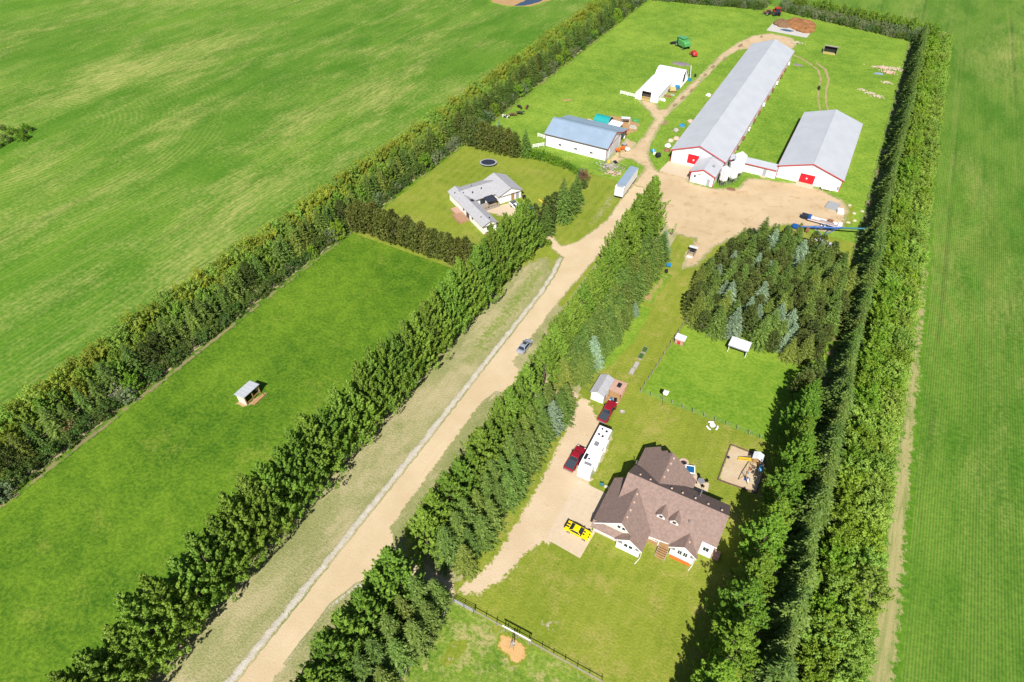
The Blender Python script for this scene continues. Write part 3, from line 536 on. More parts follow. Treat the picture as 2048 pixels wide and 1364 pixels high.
# grove of pines and spruces below the yard
poly = [(-16, 112.5), (-17.5, 123), (-14.5, 134), (-11.5, 142.5), (-5, 150.5), (3, 151), (12, 146), (14, 134), (13.6, 118), (12, 110), (5, 108), (-1, 109.5), (-6, 109), (-12, 107.5)]
def inpoly(x, y, P):
    r = False
    for (a, b), (c, d) in zip(P, P[1:]+P[:1]):
        if (b > y) != (d > y) and x < (c-a)*(y-b)/(d-b)+a: r = not r
    return r
pts = []; tries = 0
while len(pts) < 175 and tries < 20000:
    tries += 1; x, y = U(-18, 14.5), U(106, 152)
    if inpoly(x, y, poly) and all((x-a)**2+(y-b)**2 > 2.3**2 for a, b in pts): pts.append((x, y))
for x, y in sorted(pts):
    up = (y-106)/46+(x+18)/60; kd = random.choices(['spruce', 'pine', 'spruce_blue', 'spruce_yellow'], [6, 2, .9, .6] if up > .9 else [2.4, 5, 1.5, 1.1])[0]
    if (y < 117 and -8 < x < 8 and U(0, 1) < .45): kd = random.choice(['spruce_blue', 'spruce_yellow', 'spruce'])
    tree(kd, x, y, U(.62, 1.08), {'spruce': 'green spruce in the grove below the yard, {n} of its kind from the left', 'pine': 'dark rounded pine in the grove below the yard, {n} of its kind from the left', 'spruce_blue': 'pale blue green spruce in the grove below the yard, {n} from the left', 'spruce_yellow': 'yellowish green spruce in the grove below the yard, {n} from the left'}[kd],
         {'spruce': 'green spruces of the grove', 'pine': 'dark pines of the grove', 'spruce_blue': 'blue spruces of the grove', 'spruce_yellow': 'yellowish spruces of the grove'}[kd])
# broadleaf row right of the house, spruce row and bush rows of the east shelterbelt
dec = [(10.2, 27), (10.8, 32), (10.2, 37), (11.0, 42.5), (10.6, 48), (11.4, 54), (11.0, 60), (11.8, 65.5), (12.0, 71.5), (12.6, 77), (12.2, 82.5), (11.6, 88), (12.0, 93.5), (10.6, 98.5), (12.2, 103.5)]
for i, (x, y) in enumerate(dec):
    tree('ash' if y < 96 else 'pine', x, y, [1.0, 1.05, .95, 1.05, 1.1, .95, 1.05, .8, .95, 1.05, .95, 1.0, .8, 1.0, .95][i], f'tall bright tree, {ordn(i+1)} from the bottom of the row right of the brown roofed house', 'trees right of the brown roofed house')
for x, y in line((17.2, 18), (17.4, 326), 2.8, .4): tree('spruce_slim' if U(0, 1) < (.7 if y > 120 else .3) else 'spruce', x, y, U(.85, 1.25) if y > 100 else U(.95, 1.4), 'dark spruce, {n} from the bottom in the tall spruce row of the right shelterbelt', 'inner spruces of the right shelterbelt')
for x0, st, kk in ((22.0, 2.7, 'lime'), (25.9, 2.6, 'willow')):
    for x, y in line((x0, 24), (x0, 327), st, .55): tree(kk if U(0, 1) < .8 else ('willow' if x0 < 24 else 'lime'), x, y, U(1.05, 1.35), {22.0: 'lime green bush, {n} from the bottom, beside the right shelterbelt spruces', 25.9: 'pale green bush, {n} from the bottom on the field side of the right shelterbelt'}[x0], {22.0: 'bushes beside the right spruces', 25.9: 'field side bushes of the right shelterbelt'}[x0])
# hedge rows closing the far end
for (a, b, y0, y1) in ((-102, -50.5, 331, 341.5), (-44.5, 16, 344, 329)):
    for r_, (dy, kk, st) in enumerate(((0, 'dark_shrub', 2.0), (4, 'grey_shrub', 2.4), (8, 'belt_ash', 3.0), (12, 'lime', 2.4))):
        for x, y in line((a, y0+dy), (b+(dy*.6 if b > 0 else 0), y1+dy), st, .5): tree(kk if U(0, 1) < .75 else 'grey_shrub', x, y, U(.75, 1.05), ['low dark bush on the yard side of the far hedge, {n} from the left', 'grey green bush inside the far hedge, {n} from the left', 'leafy tree in the far hedge, {n} from the left', 'yellow green bush on the field side of the far hedge, {n} from the left'][r_], ['yard side bushes of the far hedge', 'grey bushes of the far hedge', 'trees of the far hedge', 'field side bushes of the far hedge'][r_], cat='tree' if r_ == 2 else 'shrub')
for i, (x, y) in enumerate([(-234, 88), (-238, 92), (-233, 84), (-240, 86), (-237, 82), (-231, 91), (-243, 92), (-235, 95)]): tree('hedge' if i % 2 else 'dark_shrub', x, y, U(.6, .9), 'wild bush in the thicket at the left photo edge, {n} of eight', 'bushes of the thicket in the crop field')
# ================================================================ BUILDINGS
mat('white_metal', (.74, .74, .76), .5, c2=(.66, .66, .68), scale=.6, ribs='x', rib_p=.5)
mat('white_metal_y', (.74, .74, .76), .5, c2=(.66, .66, .68), scale=.6, ribs='y', rib_p=.5)
mat('white_paint', (.78, .78, .78), .5, c2=(.70, .70, .70))
mat('siding_white', (.76, .75, .73), .6, c2=(.68, .67, .65))
mat('siding_cream', (.72, .66, .52), .6, c2=(.66, .6, .46))
mat('roof_galv', (.405, .42, .455), .42, c2=(.36, .375, .41), scale=.25, ribs='y', rib_p=.9, spec=.5)
mat('roof_galv_x', (.40, .42, .46), .42, c2=(.355, .375, .415), scale=.25, ribs='x', rib_p=.9, spec=.5)
mat('roof_blue', (.215, .285, .375), .45, c2=(.185, .25, .335), scale=.3, ribs='x', rib_p=.9, spec=.5)
mat('roof_white', (.62, .64, .67), .5, c2=(.52, .54, .57), scale=.8)
mat('shingle_brown', (.235, .165, .142), .9, c2=(.172, .120, .104), scale=2.2, bmp=.35)
mat('shingle_grey', (.34, .34, .36), .9, c2=(.28, .28, .30), scale=1.6, bmp=.35)
mat('red_trim', (.42, .03, .035), .5); mat('red_door', (.62, .012, .022), .45, c2=(.54, .01, .02)); mat('brown_trim', (.13, .07, .07), .6); mat('grey_trim', (.2, .2, .22), .6)
mat('wood', (.36, .22, .10), .8, c2=(.26, .15, .07), scale=3); mat('wood_grey', (.30, .27, .23), .85, c2=(.21, .185, .16), scale=3); mat('wood_deck', (.34, .20, .12), .8, c2=(.27, .16, .10), scale=2); mat('wood_pink', (.42, .26, .20), .8, c2=(.34, .21, .16), scale=2)
mat('dark', (.018, .018, .022), .6); mat('black', (.012, .012, .014), .5); mat('navy', (.02, .025, .045), .7); mat('rubber', (.02, .02, .02), .85); mat('steel', (.35, .36, .38), .4, .6); mat('rim', (.45, .46, .48), .35, .7)
mat('interior_shade', (.05, .042, .038), .9); mat('tarp_teal', (.015, .27, .27), .5, c2=(.01, .22, .22)); mat('tarp_white', (.82, .82, .83), .55, c2=(.74, .74, .76)); mat('tarp_grey', (.20, .17, .18), .7)
mat('blue_paint', (.010, .085, .30), .45, c2=(.008, .065, .24)); mat('blue_light', (.02, .20, .40), .5); mat('teal_paint', (.012, .12, .15), .5); mat('green_paint', (.06, .25, .075), .45, c2=(.05, .2, .06)); mat('red_paint', (.42, .025, .02), .45, c2=(.3, .02, .02))
mat('yellow_paint', (.62, .43, .05), .4); mat('orange_paint', (.7, .13, .02), .5); mat('rust_metal', (.23, .10, .05), .85, c2=(.15, .07, .04), scale=3); mat('grey_plastic', (.3, .31, .33), .6); mat('pvc_white', (.78, .78, .76), .4)
mat('manure', (.27, .125, .045), .95, c2=(.16, .07, .03), scale=.6, bmp=.8); mat('straw', (.45, .34, .14), .9, c2=(.33, .24, .1), scale=2, bmp=.6); mat('soil', (.20, .115, .06), .95, c2=(.13, .075, .04), scale=1.5, bmp=.6); mat('stone', (.38, .35, .31), .9, c2=(.26, .24, .21), scale=3, bmp=.4); mat('stone_pink', (.5, .36, .29), .9, c2=(.42, .3, .24), scale=3)
mat('sheet_pink', (.50, .30, .23), .8, c2=(.50, .42, .34), scale=.8); mat('sheet_pale', (.48, .41, .32), .8, c2=(.38, .32, .22), scale=.8); mat('plant_bed', (.05, .11, .02), .9, c2=(.03, .07, .012), scale=4, bmp=.5)
glass('glass'); glass('water_blue', (.02, .09, .16)); glass('pool_blue', (.01, .09, .22))

def window(par, x0, x1, y, z0, z1, face=-1, panes=2, fm='white_paint', axis='y', depth=.05):
    """window in a wall: frame part with one child per pane. axis 'y': wall plane y=const, face -1 looks to -y"""
    def bx(a0, a1, d0, d1, c0, c1):
        lo, hi = sorted((y+face*d0, y+face*d1)); return B(a0, a1, lo, hi, c0, c1) if axis == 'y' else B(lo, hi, a0, a1, c0, c1)
    t = .09
    w = part(par, 'window', fm, bx(x0-t, x1+t, .002, depth, z0-t, z0), bx(x0-t, x1+t, .002, depth, z1, z1+t), bx(x0-t, x0, .002, depth, z0, z1), bx(x1, x1+t, .002, depth, z0, z1))
    n = panes; dx = (x1-x0)/n
    for i in range(n): part(w, 'pane', 'glass', bx(x0+i*dx+.03, x0+(i+1)*dx-.03, .004, .022, z0+.02, z1-.02))
    return w
def door(par, x0, x1, y, z0, z1, m, face=-1, axis='y', depth=.06, handle=True):
    def bx(a0, a1, d0, d1, c0, c1):
        lo, hi = sorted((y+face*d0, y+face*d1)); return B(a0, a1, lo, hi, c0, c1) if axis == 'y' else B(lo, hi, a0, a1, c0, c1)
    d = part(par, 'door', m, bx(x0, x1, .003, depth, z0, z1))
    if handle: part(d, 'handle', 'steel', bx(x1-.25, x1-.12, depth, depth+.07, z0+(z1-z0)*.42, z0+(z1-z0)*.48))
    return d
def gable_y(par, x0, x1, y0, y1, ze, zr, wm, rm, ov=.5, oe=.45, t=.14, trim=None, xr=None, walls=True):
    """gabled block, ridge along y"""
    xm = (x0+x1)/2 if xr is None else xr
    if walls: part(par, 'wall', wm, PR([(x0, y0, 0), (x1, y0, 0), (x1, y0, ze), (xm, y0, zr), (x0, y0, ze)], (0, y1-y0, 0)))
    sl, sr = (zr-ze)/(xm-x0), (zr-ze)/(x1-xm); u = .03
    L = [(x0-oe, y0-ov, ze-oe*sl+t+u), (xm, y0-ov, zr+t+u), (xm, y1+ov, zr+t+u), (x0-oe, y1+ov, ze-oe*sl+t+u)]
    Rr = [(xm, y0-ov, zr+t+u), (x1+oe, y0-ov, ze-oe*sr+t+u), (x1+oe, y1+ov, ze-oe*sr+t+u), (xm, y1+ov, zr+t+u)]
    r = part(par, 'roof', rm, SLAB(L, t), SLAB(Rr, t)); part(r, 'ridge_cap', rm, PR([(xm-.3, y0-ov-.02, zr+t+u-.3*sl+.03), (xm, y0-ov-.02, zr+t+u+.05), (xm+.3, y0-ov-.02, zr+t+u-.3*sr+.03), (xm, y0-ov-.02, zr+t+u-.02)], (0, y1-y0+2*ov+.04, 0)))
    if trim:
        e = .03
        part(par, 'rake_trim', trim, PR([(x0-oe, y0-ov-e, L[0][2]+.01), (xm, y0-ov-e, zr+t+u+.01), (xm, y0-ov-e, zr+u-.16), (x0-oe, y0-ov-e, L[0][2]-t-.16)], (0, e-.003, 0)), PR([(xm+.002, y0-ov-e, zr+t+u+.01), (x1+oe, y0-ov-e, Rr[1][2]+.01), (x1+oe, y0-ov-e, Rr[1][2]-t-.16), (xm+.002, y0-ov-e, zr+u-.16)], (0, e-.003, 0)))
        part(par, 'eave_trim', trim, B(x0-oe-e, x0-oe-.003, y0-ov, y1+ov, L[0][2]-t-.2, L[0][2]-.005), B(x1+oe+.003, x1+oe+e, y0-ov, y1+ov, Rr[1][2]-t-.2, Rr[1][2]-.005))
        part(par, 'corner_trim', trim, B(x0-.06, x0+.12, y0-.05, y0-.004, 0, ze-.1), B(x1-.12, x1+.06, y0-.05, y0-.004, 0, ze-.1), B(x1+.004, x1+.06, y0-.004, y0+.14, 0, ze-.25), B(x0-.06, x0-.004, y0-.004, y0+.14, 0, ze-.25))
    return r
# ---- long barn
t = thing('poultry_barn', 'very long white barn with pale metal roof and red trim', 'barn', (-34.3, 229), world=True)
gable_y(t, -42.3, -26.3, 178.5, 280.0, 4.1, 7.1, 'white_metal', 'roof_galv', trim='red_trim')
d = door(t, -37.3, -33.9, 178.5, 1.0, 3.9, 'red_door', handle=False); part(d, 'sign', 'white_paint', B(-35.6, -35.2, 178.40, 178.438, 2.0, 2.5))
part(t, 'lamp', 'grey_plastic', B(-34.45, -34.2, 178.3, 178.495, 6.1, 6.35))
for i in range(13): # exhaust fans along the right wall
    y = 188+i*7.2; f = part(t, 'exhaust_fan', 'rust_metal' if i % 3 else 'white_paint', B(-26.296, -25.72, y, y+.9, .5, 1.5)); part(f, 'grille', 'dark', B(-25.718, -25.69, y+.12, y+.78, .6, 1.4))
for i in range(10): y = 191.6+i*9.0; part(t, 'downpipe', 'red_trim', B(-26.296, -26.16, y, y+.14, 0, 3.9))
# ---- annex at its near end
t = thing('barn_annex', 'small white gabled annex at the near end of the long barn', 'annex', (-30.1, 174), world=True)
gable_y(t, -33.6, -26.7, 169.7, 178.40, 3.35, 4.75, 'white_metal', 'roof_galv', ov=.4, oe=.35, trim='red_trim')
window(t, -32.6, -32.0, 169.7, 1.7, 2.5, panes=1); door(t, -32.0+.5, -30.6, 169.7, .1, 2.2, 'white_paint'); door(t, -28.6, -27.7, 169.7, .1, 2.2, 'grey_plastic')
part(t, 'lamp', 'green_paint', B(-31.4, -30.8, 169.55, 169.695, 2.9, 3.1)); part(t, 'awning', 'dark', B(-34.4, -33.61, 170.4, 172.2, 2.35, 2.5)); part(t, 'side_door', 'brown_trim', B(-33.68, -33.602, 170.6, 171.6, .05, 2.15))
part(t, 'roof_vent', 'steel', LA((-28.3, 173.5, 4.15), [(.28, 0), (.28, .5), (.4, .5), (.02, .8)], 10))
# ---- corridor and right barn
t = thing('barn_corridor', 'low white corridor joining the two barns', 'corridor', (-16.8, 184.3), world=True)
part(t, 'wall', 'white_metal', B(-25.6, -11.9, 183.2, 185.7, 0, 2.75)); part(t, 'roof', 'roof_galv_x', SLAB([(-25.8, 182.8, 2.95), (-11.86, 182.8, 2.95), (-11.86, 186.0, 3.35), (-25.8, 186.0, 3.35)], .12)); part(t, 'eave_trim', 'red_trim', B(-25.8, -11.86, 182.74, 182.797, 2.68, 2.94))
dd = door(t, -15.6, -14.6, 183.2, .15, 2.2, 'grey_plastic'); part(t, 'step', 'concrete', B(-15.8, -14.4, 182.2, 183.196, 0, .16))
t = thing('broad_barn', 'broad white barn with shallow metal roof and one red door', 'barn', (-2.9, 205), world=True)
gable_y(t, -11.8, 5.9, 184.6, 225.0, 3.75, 6.5, 'white_metal', 'roof_galv', ov=.35, oe=.35, trim='red_trim')
d = door(t, -5.4, -1.35, 184.6, .35, 3.05, 'red_door', handle=False); part(d, 'sign', 'white_paint', B(-3.65, -3.3, 184.49, 184.538, 1.6, 2.0)); part(t, 'ramp', 'concrete', PR([(-5.8, 182.4, .03), (-1.0, 182.4, .03), (-1.0, 184.596, .33), (-5.8, 184.596, .33)], (0, 0, -.03)))
part(t, 'lamp', 'grey_plastic', B(-3.1, -2.8, 184.4, 184.596, 5.55, 5.8)); part(t, 'meter_box', 'grey_plastic', B(5.3, 5.7, 184.3, 184.54, .8, 1.7))
t = thing('propane_tank', 'long white propane tank lying in front of the broad barn', 'tank', (2.7, 183.4))
part(t, 'shell', 'white_paint', *[LOFT([[(x, r*math.cos(a*math.pi/6), .95+r*math.sin(a*math.pi/6)) for a in range(12)] for x, r in ((-1.75, .1), (-1.68, .36), (-1.45, .52), (1.45, .52), (1.68, .36), (1.75, .1))])], smooth=True)
part(t, 'dome_lid', 'white_paint', LA((0, 0, 1.45), [(.2, 0), (.2, .15), (.05, .2)], 10)); part(t, 'saddle', 'concrete', B(-1.1, -.9, -.4, .4, 0, .5)); part(t, 'saddle', 'concrete', B(.9, 1.1, -.4, .4, 0, .5))
# ---- feed bins
def feed_bin(x, y, r, zc, zt, label):
    t = thing('feed_bin', label, 'feed bin', (x, y), group='feed bins between the barns')
    part(t, 'body', 'white_paint', LA((0, 0, 0), [(.2, .9), (r, zc), (r, zt)], 20)); part(t, 'cone_roof', 'white_paint', LA((0, 0, zt), [(r+.06, .0), (r*.28, r*.55), (r*.25, r*.62), (.02, r*.68)], 20))
    for k in range(6): a = k*math.pi/3+.3; part(t, 'leg', 'steel', CY((r*math.cos(a), r*math.sin(a), 0), (r*math.cos(a), r*math.sin(a), zc+.7), .07, n=6))
    part(t, 'ladder', 'steel', B(-.25, -.2, -r-.14, -r-.08, .3, zt), B(.2, .25, -r-.14, -r-.08, .3, zt), *[B(-.2, .2, -r-.13, -r-.09, .5+i*.4, .55+i*.4) for i in range(int((zt-.5)/.4))])
    for z in np.arange(zc+.9, zt, 1.1): part(t, 'hoop', 'roof_white', LA((0, 0, z), [(r+.002, 0), (r+.03, .03), (r+.002, .06)], 20))
    part(t, 'auger_boot', 'dark', B(-.3, .3, -.3, .3, .35, .95))
feed_bin(-24.6, 172.2, 1.15, 2.0, 5.4, 'smallest white feed bin, nearest the annex'); feed_bin(-22.7, 174.8, 1.35, 2.2, 6.2, 'middle white feed bin of the three between the barns'); feed_bin(-22.2, 178.6, 1.6, 2.3, 7.1, 'tallest white feed bin with cone roof, by the corridor')
single('feed_spill', 'brown heap of spilled feed below the feed bins', 'heap', 'soil', LUMP((0, 0, 0), (1.3, 1.0), .35, 3), loc=(-21.6, 171.2))
# ---- blue roofed shed with lean-to
t = thing('machine_shed', 'white machine shed with blue grey metal roof and lean-to', 'shed', (-70.4, 177), world=True)
x0, x1 = -80.7, -59.9
part(t, 'wall', 'white_metal', PR([(x0, 169.2, 0), (x0, 181.0, 0), (x0, 181.0, 4.4), (x0, 175.2, 6.75), (x0, 169.2, 4.2)], (x1-x0, 0, 0)))
r = part(t, 'roof', 'roof_blue', SLAB([(x0-.4, 168.8, 4.2), (x1+.4, 168.8, 4.2), (x1+.4, 175.2, 6.92), (x0-.4, 175.2, 6.92)]), SLAB([(x0-.4, 175.2, 6.92), (x1+.4, 175.2, 6.92), (x1+.4, 181.2, 4.5), (x0-.4, 181.2, 4.5)])); part(r, 'ridge_cap', 'roof_blue', B(x0-.42, x1+.42, 174.9, 175.5, 6.86, 6.96))
part(t, 'lean_to_roof', 'roof_blue', SLAB([(x0-.4, 181.0, 4.42), (x1+.4, 181.0, 4.42), (x1+.4, 186.4, 3.3), (x0-.4, 186.4, 3.3)]))
part(t, 'lean_to_wall', 'white_metal', B(x0, x1-.3, 186.0, 186.15, 0, 3.2), B(x0, x0+.15, 181.01, 185.99, 0, 3.4))
for y in (181.2, 185.9): part(t, 'post', 'red_trim', B(x1-.25, x1, y-.02, y+.2, 0, 3.2))
part(t, 'eave_trim', 'brown_trim', B(x0-.4, x1+.4, 168.74, 168.797, 3.95, 4.19)); part(t, 'corner_trim', 'brown_trim', B(x0-.05, x0+.12, 169.14, 169.196, 0, 4), B(x1-.12, x1+.05, 169.14, 169.196, 0, 4))
part(t, 'rake_trim', 'red_trim', PR([(x1+.403, 168.8, 4.21), (x1+.403, 175.2, 6.93), (x1+.403, 175.2, 6.6), (x1+.403, 168.8, 3.9)], (.04, 0, 0)), PR([(x1+.403, 175.203, 6.93), (x1+.403, 181.2, 4.51), (x1+.403, 186.4, 3.31), (x1+.403, 186.4, 3.0), (x1+.403, 181.2, 4.2), (x1+.403, 175.203, 6.6)], (.04, 0, 0)))
for xx in (-75.6, -70.2, -64.9): window(t, xx-.5, xx+.5, 169.2, 1.2, 1.85, panes=2)
part(t, 'sliding_door', 'roof_white', B(x1+.01, x1+.09, 171.5, 178.8, .05, 3.9)); part(t, 'door_track', 'grey_trim', B(x1+.01, x1+.12, 170.5, 180, 3.95, 4.1)); part(t, 'dark_block', 'dark', B(-66, -61.5, 182, 185.2, .05, 2.2))  # plain dark block inside the open lean-to end
# ---- fabric shelters
t = thing('fabric_shelter', 'long white fabric shelter with open doorway by the lane', 'shelter', (-64.2, 224), world=True)
prof = lambda y: [(-68.4, y, 0), (-68.4, y, 2.3), (-67.2, y, 3.5), (-65.6, y, 4.3), (-64.2, y, 4.6), (-62.8, y, 4.3), (-61.2, y, 3.5), (-60.0, y, 2.3), (-60.0, y, 0)]
part(t, 'canopy', 'tarp_white', LOFT([prof(y) for y in np.linspace(217, 233.5, 6)], False))
pf = prof(217.02)
part(t, 'end_wall', 'tarp_white', PR([(-68.4, 217.02, 0), (-66.1, 217.02, 0), (-66.1, 217.02, 3.3), (-62.7, 217.02, 3.3), (-62.7, 217.02, 0), (-60.0, 217.02, 0), (-60, 217.02, 2.3), (-61.2, 217.02, 3.5), (-62.8, 217.02, 4.3), (-64.2, 217.02, 4.6), (-65.6, 217.02, 4.3), (-67.2, 217.02, 3.5), (-68.4, 217.02, 2.3)], (0, .05, 0)))
part(t, 'doorway_shade_sheet', 'interior_shade', B(-66.08, -62.72, 218.3, 218.4, .02, 3.4)); part(t, 'door_rail', 'wood', B(-66.1, -62.7, 216.9, 217.0, 1.0, 1.15)); part(t, 'floor_bedding', 'straw', B(-66.08, -62.72, 217.1, 218.3, .05, .9))  # dark sheet behind the open doorway: shade of the inside as colour
part(t, 'eave_pipe', 'grey_plastic', CY((-59.9, 217, 2.3), (-59.9, 233, 2.3), .07, n=6))
t = thing('hoop_shelter', 'white arched hoop shelter with open dark end behind the fabric shelter', 'shelter', (-62, 237.5), world=True)
arc = lambda x, r=4.6: [(x, 238-r*math.cos(a*math.pi/10), .1+4.9*math.sin(a*math.pi/10)) for a in range(11)]
part(t, 'canopy', 'tarp_white', LOFT([arc(x) for x in np.linspace(-67.4, -57.2, 5)], False), smooth=False)
part(t, 'end_arch', 'tarp_white', LOFT([arc(-57.19), arc(-56.95)], False), LOFT([arc(-57.0, 4.3), arc(-56.99, 4.6)], False)); part(t, 'end_shade_sheet', 'interior_shade', PR(arc(-57.6, 4.3), (.04, 0, 0))); part(t, 'end_post', 'white_paint', B(-57.3, -57.1, 236, 236.2, 0, 4.5), B(-57.3, -57.1, 239.6, 239.8, 0, 4.4)); part(t, 'back_wall', 'tarp_white', PR(arc(-67.3, 4.55), (.04, 0, 0)))  # end sheet is near black to imitate shade inside the open end
# ---- small shelters behind the shed
t = thing('tarp_hut', 'teal tarpaulin hut behind the blue roofed shed', 'hut', (-70.6, 192.4), rz=-.05)
part(t, 'canopy', 'tarp_teal', LOFT([[(x, -2.4*math.cos(a*math.pi/8), 2.9*math.sin(a*math.pi/8)) for a in range(9)] for x in np.linspace(-2.7, 2.7, 5)], False), smooth=True); part(t, 'end_shade_sheet', 'dark', PR([(2.55, -2.35*math.cos(a*math.pi/8), 2.85*math.sin(a*math.pi/8)) for a in range(9)], (.03, 0, 0))); part(t, 'rib', 'steel', *[CY((2.75, -2.42*math.cos(a*math.pi/8), 2.93*math.sin(a*math.pi/8)), (2.75, -2.42*math.cos((a+1)*math.pi/8), 2.93*math.sin((a+1)*math.pi/8)), .05, n=5) for a in range(8)])  # dark end sheet puts the hut's inner shade into its colour
t = thing('lean_shed', 'low white roofed shed beside the teal hut', 'shed', (-65.5, 190.6), rz=-.06)
part(t, 'wall', 'wood_grey', B(-1.8, 1.8, 1.2, 1.3, 0, 1.9), B(-1.8, -1.7, -1.2, 1.2, 0, 1.7), B(1.7, 1.8, -1.2, 1.2, 0, 1.7)); part(t, 'roof', 'roof_white', SLAB([(-2.1, -1.7, 1.8), (2.1, -1.7, 1.8), (2.1, 1.6, 2.3), (-2.1, 1.6, 2.3)], .1))
t = thing('calf_hutch', 'white open fronted hutch on bare soil right of the teal hut', 'hutch', (-64.2, 196.6), rz=.35)
part(t, 'wall', 'white_paint', B(-1.3, 1.3, 1.0, 1.1, 0, 1.5), B(-1.3, -1.2, -1, 1.0, 0, 1.7), B(1.2, 1.3, -1, 1.0, 0, 1.7)); part(t, 'roof', 'roof_white', SLAB([(-1.5, -1.3, 2.1), (1.5, -1.3, 2.1), (1.5, 1.3, 1.7), (-1.5, 1.3, 1.7)], .08)); part(t, 'floor', 'wood', B(-1.19, 1.19, -.9, .99, .02, .2))
t = thing('field_shelter', 'grey roofed open fronted shelter standing in the left paddock', 'shelter', (-85.0, 46.3), world=True)
part(t, 'wall', 'siding_cream', B(-86.1, -86.0, 44.5, 48.1, 0, 2.1), B(-86.0, -83.9, 44.4, 44.5, 0, 2.1), B(-86.0, -83.9, 48.1, 48.2, 0, 2.1)); part(t, 'roof', 'roof_galv', SLAB([(-86.35, 44.2, 2.2), (-83.6, 44.2, 2.55), (-83.6, 48.4, 2.55), (-86.35, 48.4, 2.2)], .12))
for y in (44.5, 46.25, 48.0): part(t, 'post', 'wood', B(-83.95, -83.8, y, y+.14, 0, 2.4))
part(t, 'front_rail', 'wood', B(-83.9, -83.84, 44.64, 46.2, .35, .6), B(-83.9, -83.84, 46.5, 48.0, .5, .75)); part(t, 'trough', 'wood', B(-83.2, -82.5, 45.2, 48.0, .05, .35))
t = thing('loafing_shed', 'flat white roofed shed at the top of the pen beside the grove', 'shed', (-3.1, 106.1), rz=-.02)
part(t, 'wall', 'siding_white', B(-1.9, 1.9, 1.4, 1.5, 0, 1.9), B(-1.9, -1.8, -1.4, 1.4, 0, 1.9), B(1.8, 1.9, -1.4, 1.4, 0, 1.9)); part(t, 'roof', 'roof_white', SLAB([(-2.1, -1.75, 2.25), (2.1, -1.75, 2.25), (2.1, 1.7, 2.0), (-2.1, 1.7, 2.0)], .1)); part(t, 'fascia', 'grey_trim', B(-2.1, 2.1, -1.8, -1.752, 2.0, 2.24))
t = thing('chicken_coop', 'small coop with pale roof and brick red front against the pen fence', 'coop', (-14.8, 102.3), rz=-.05)
part(t, 'wall', 'wood_pink', B(-.9, .9, -.7, .8, .2, 1.4)); part(t, 'roof', 'roof_white', SLAB([(-1.1, -.6, 1.55), (1.1, -.6, 1.55), (1.1, 1.0, 1.75), (-1.1, 1.0, 1.75)], .08)); part(t, 'door', 'red_trim', B(-.3, .3, -.74, -.702, .3, 1.2)); part(t, 'leg', 'wood', *[B(a, a+.1, b, b+.1, 0, .2) for a in (-.85, .75) for b in (-.65, .65)])
t = thing('dog_kennel', 'dark kennel with white roof panel and white slab beside the yard', 'kennel', (-22.2, 134.5), rz=.03)
part(t, 'wall', 'dark', B(-.85, .85, 1.2, 2.0, 0, 1.5)); part(t, 'roof', 'roof_white', SLAB([(-1.05, 1.0, 1.7), (1.05, 1.0, 1.7), (1.05, 2.2, 1.5), (-1.05, 2.2, 1.5)], .08)); part(t, 'run_frame', 'wood_grey', B(-.8, -.7, -.4, 1.19, 0, .9), B(.7, .8, -.4, 1.19, 0, .9), B(-.7, .7, .1, .2, .8, .9)); part(t, 'slab', 'roof_white', B(-.8, .6, -1.2, -.42, 0, .12))
t = thing('open_shelter', 'dark open fronted shelter far up the pasture right of the long barn', 'shelter', (-14.0, 297.5), rz=0)
part(t, 'wall', 'wood_grey', B(-2.6, 2.6, 1.6, 1.7, 0, 2.2), B(-2.6, -2.5, -1.4, 1.6, 0, 2.3), B(2.5, 2.6, -1.4, 1.6, 0, 2.3)); part(t, 'inside_shade_panel', 'dark', B(-2.49, 2.49, 1.5, 1.58, .05, 2.1)); part(t, 'roof', 'wood_grey', SLAB([(-2.8, .3, 2.55), (2.8, .3, 2.55), (2.8, 1.9, 2.3), (-2.8, 1.9, 2.3)], .1)); part(t, 'gutter', 'white_paint', B(-2.8, 2.8, 1.9, 2.05, 2.1, 2.3)); part(t, 'floor_bedding', 'straw', B(-2.4, 2.4, -1.5, .2, .02, .2))  # dark panel before the back wall paints in the shelter's inner shade
# ---- garden shed with lean-to
t = thing('garden_shed', 'white garden shed with grey roof and tan roofed porch by the driveway', 'shed', (-22.8, 80.6), world=True)
part(t, 'wall', 'siding_white', PR([(-25.3, 78.5, 0), (-22.7, 78.5, 0), (-22.7, 78.5, 2.3), (-24.0, 78.5, 2.9), (-25.3, 78.5, 2.3)], (0, 4.8, 0)))
part(t, 'roof', 'shingle_grey', SLAB([(-25.55, 78.2, 2.35), (-24.0, 78.2, 3.05), (-24.0, 83.6, 3.05), (-25.55, 83.6, 2.35)], .1), SLAB([(-24.0, 78.2, 3.05), (-22.5, 78.2, 2.4), (-22.5, 83.6, 2.4), (-24.0, 83.6, 3.05)], .1))
po = part(t, 'porch_roof', 'wood_pink', SLAB([(-22.48, 80.6, 2.38), (-19.8, 80.5, 2.25), (-19.8, 84.0, 2.25), (-22.48, 83.7, 2.38)], .1)); part(po, 'skylight', 'dark', B(-21.5, -20.7, 82.0, 83.2, 2.34, 2.40))
for x, y in ((-20.0, 80.7), (-20.0, 83.8), (-22.4, 80.75)): part(t, 'post', 'wood', B(x, x+.12, y, y+.12, 0, 2.2))
part(t, 'deck', 'wood', B(-22.69, -19.9, 79.4, 84, .02, .2)); part(t, 'door', 'grey_plastic', B(-22.69, -22.64, 78.9, 79.8, .2, 2.1))
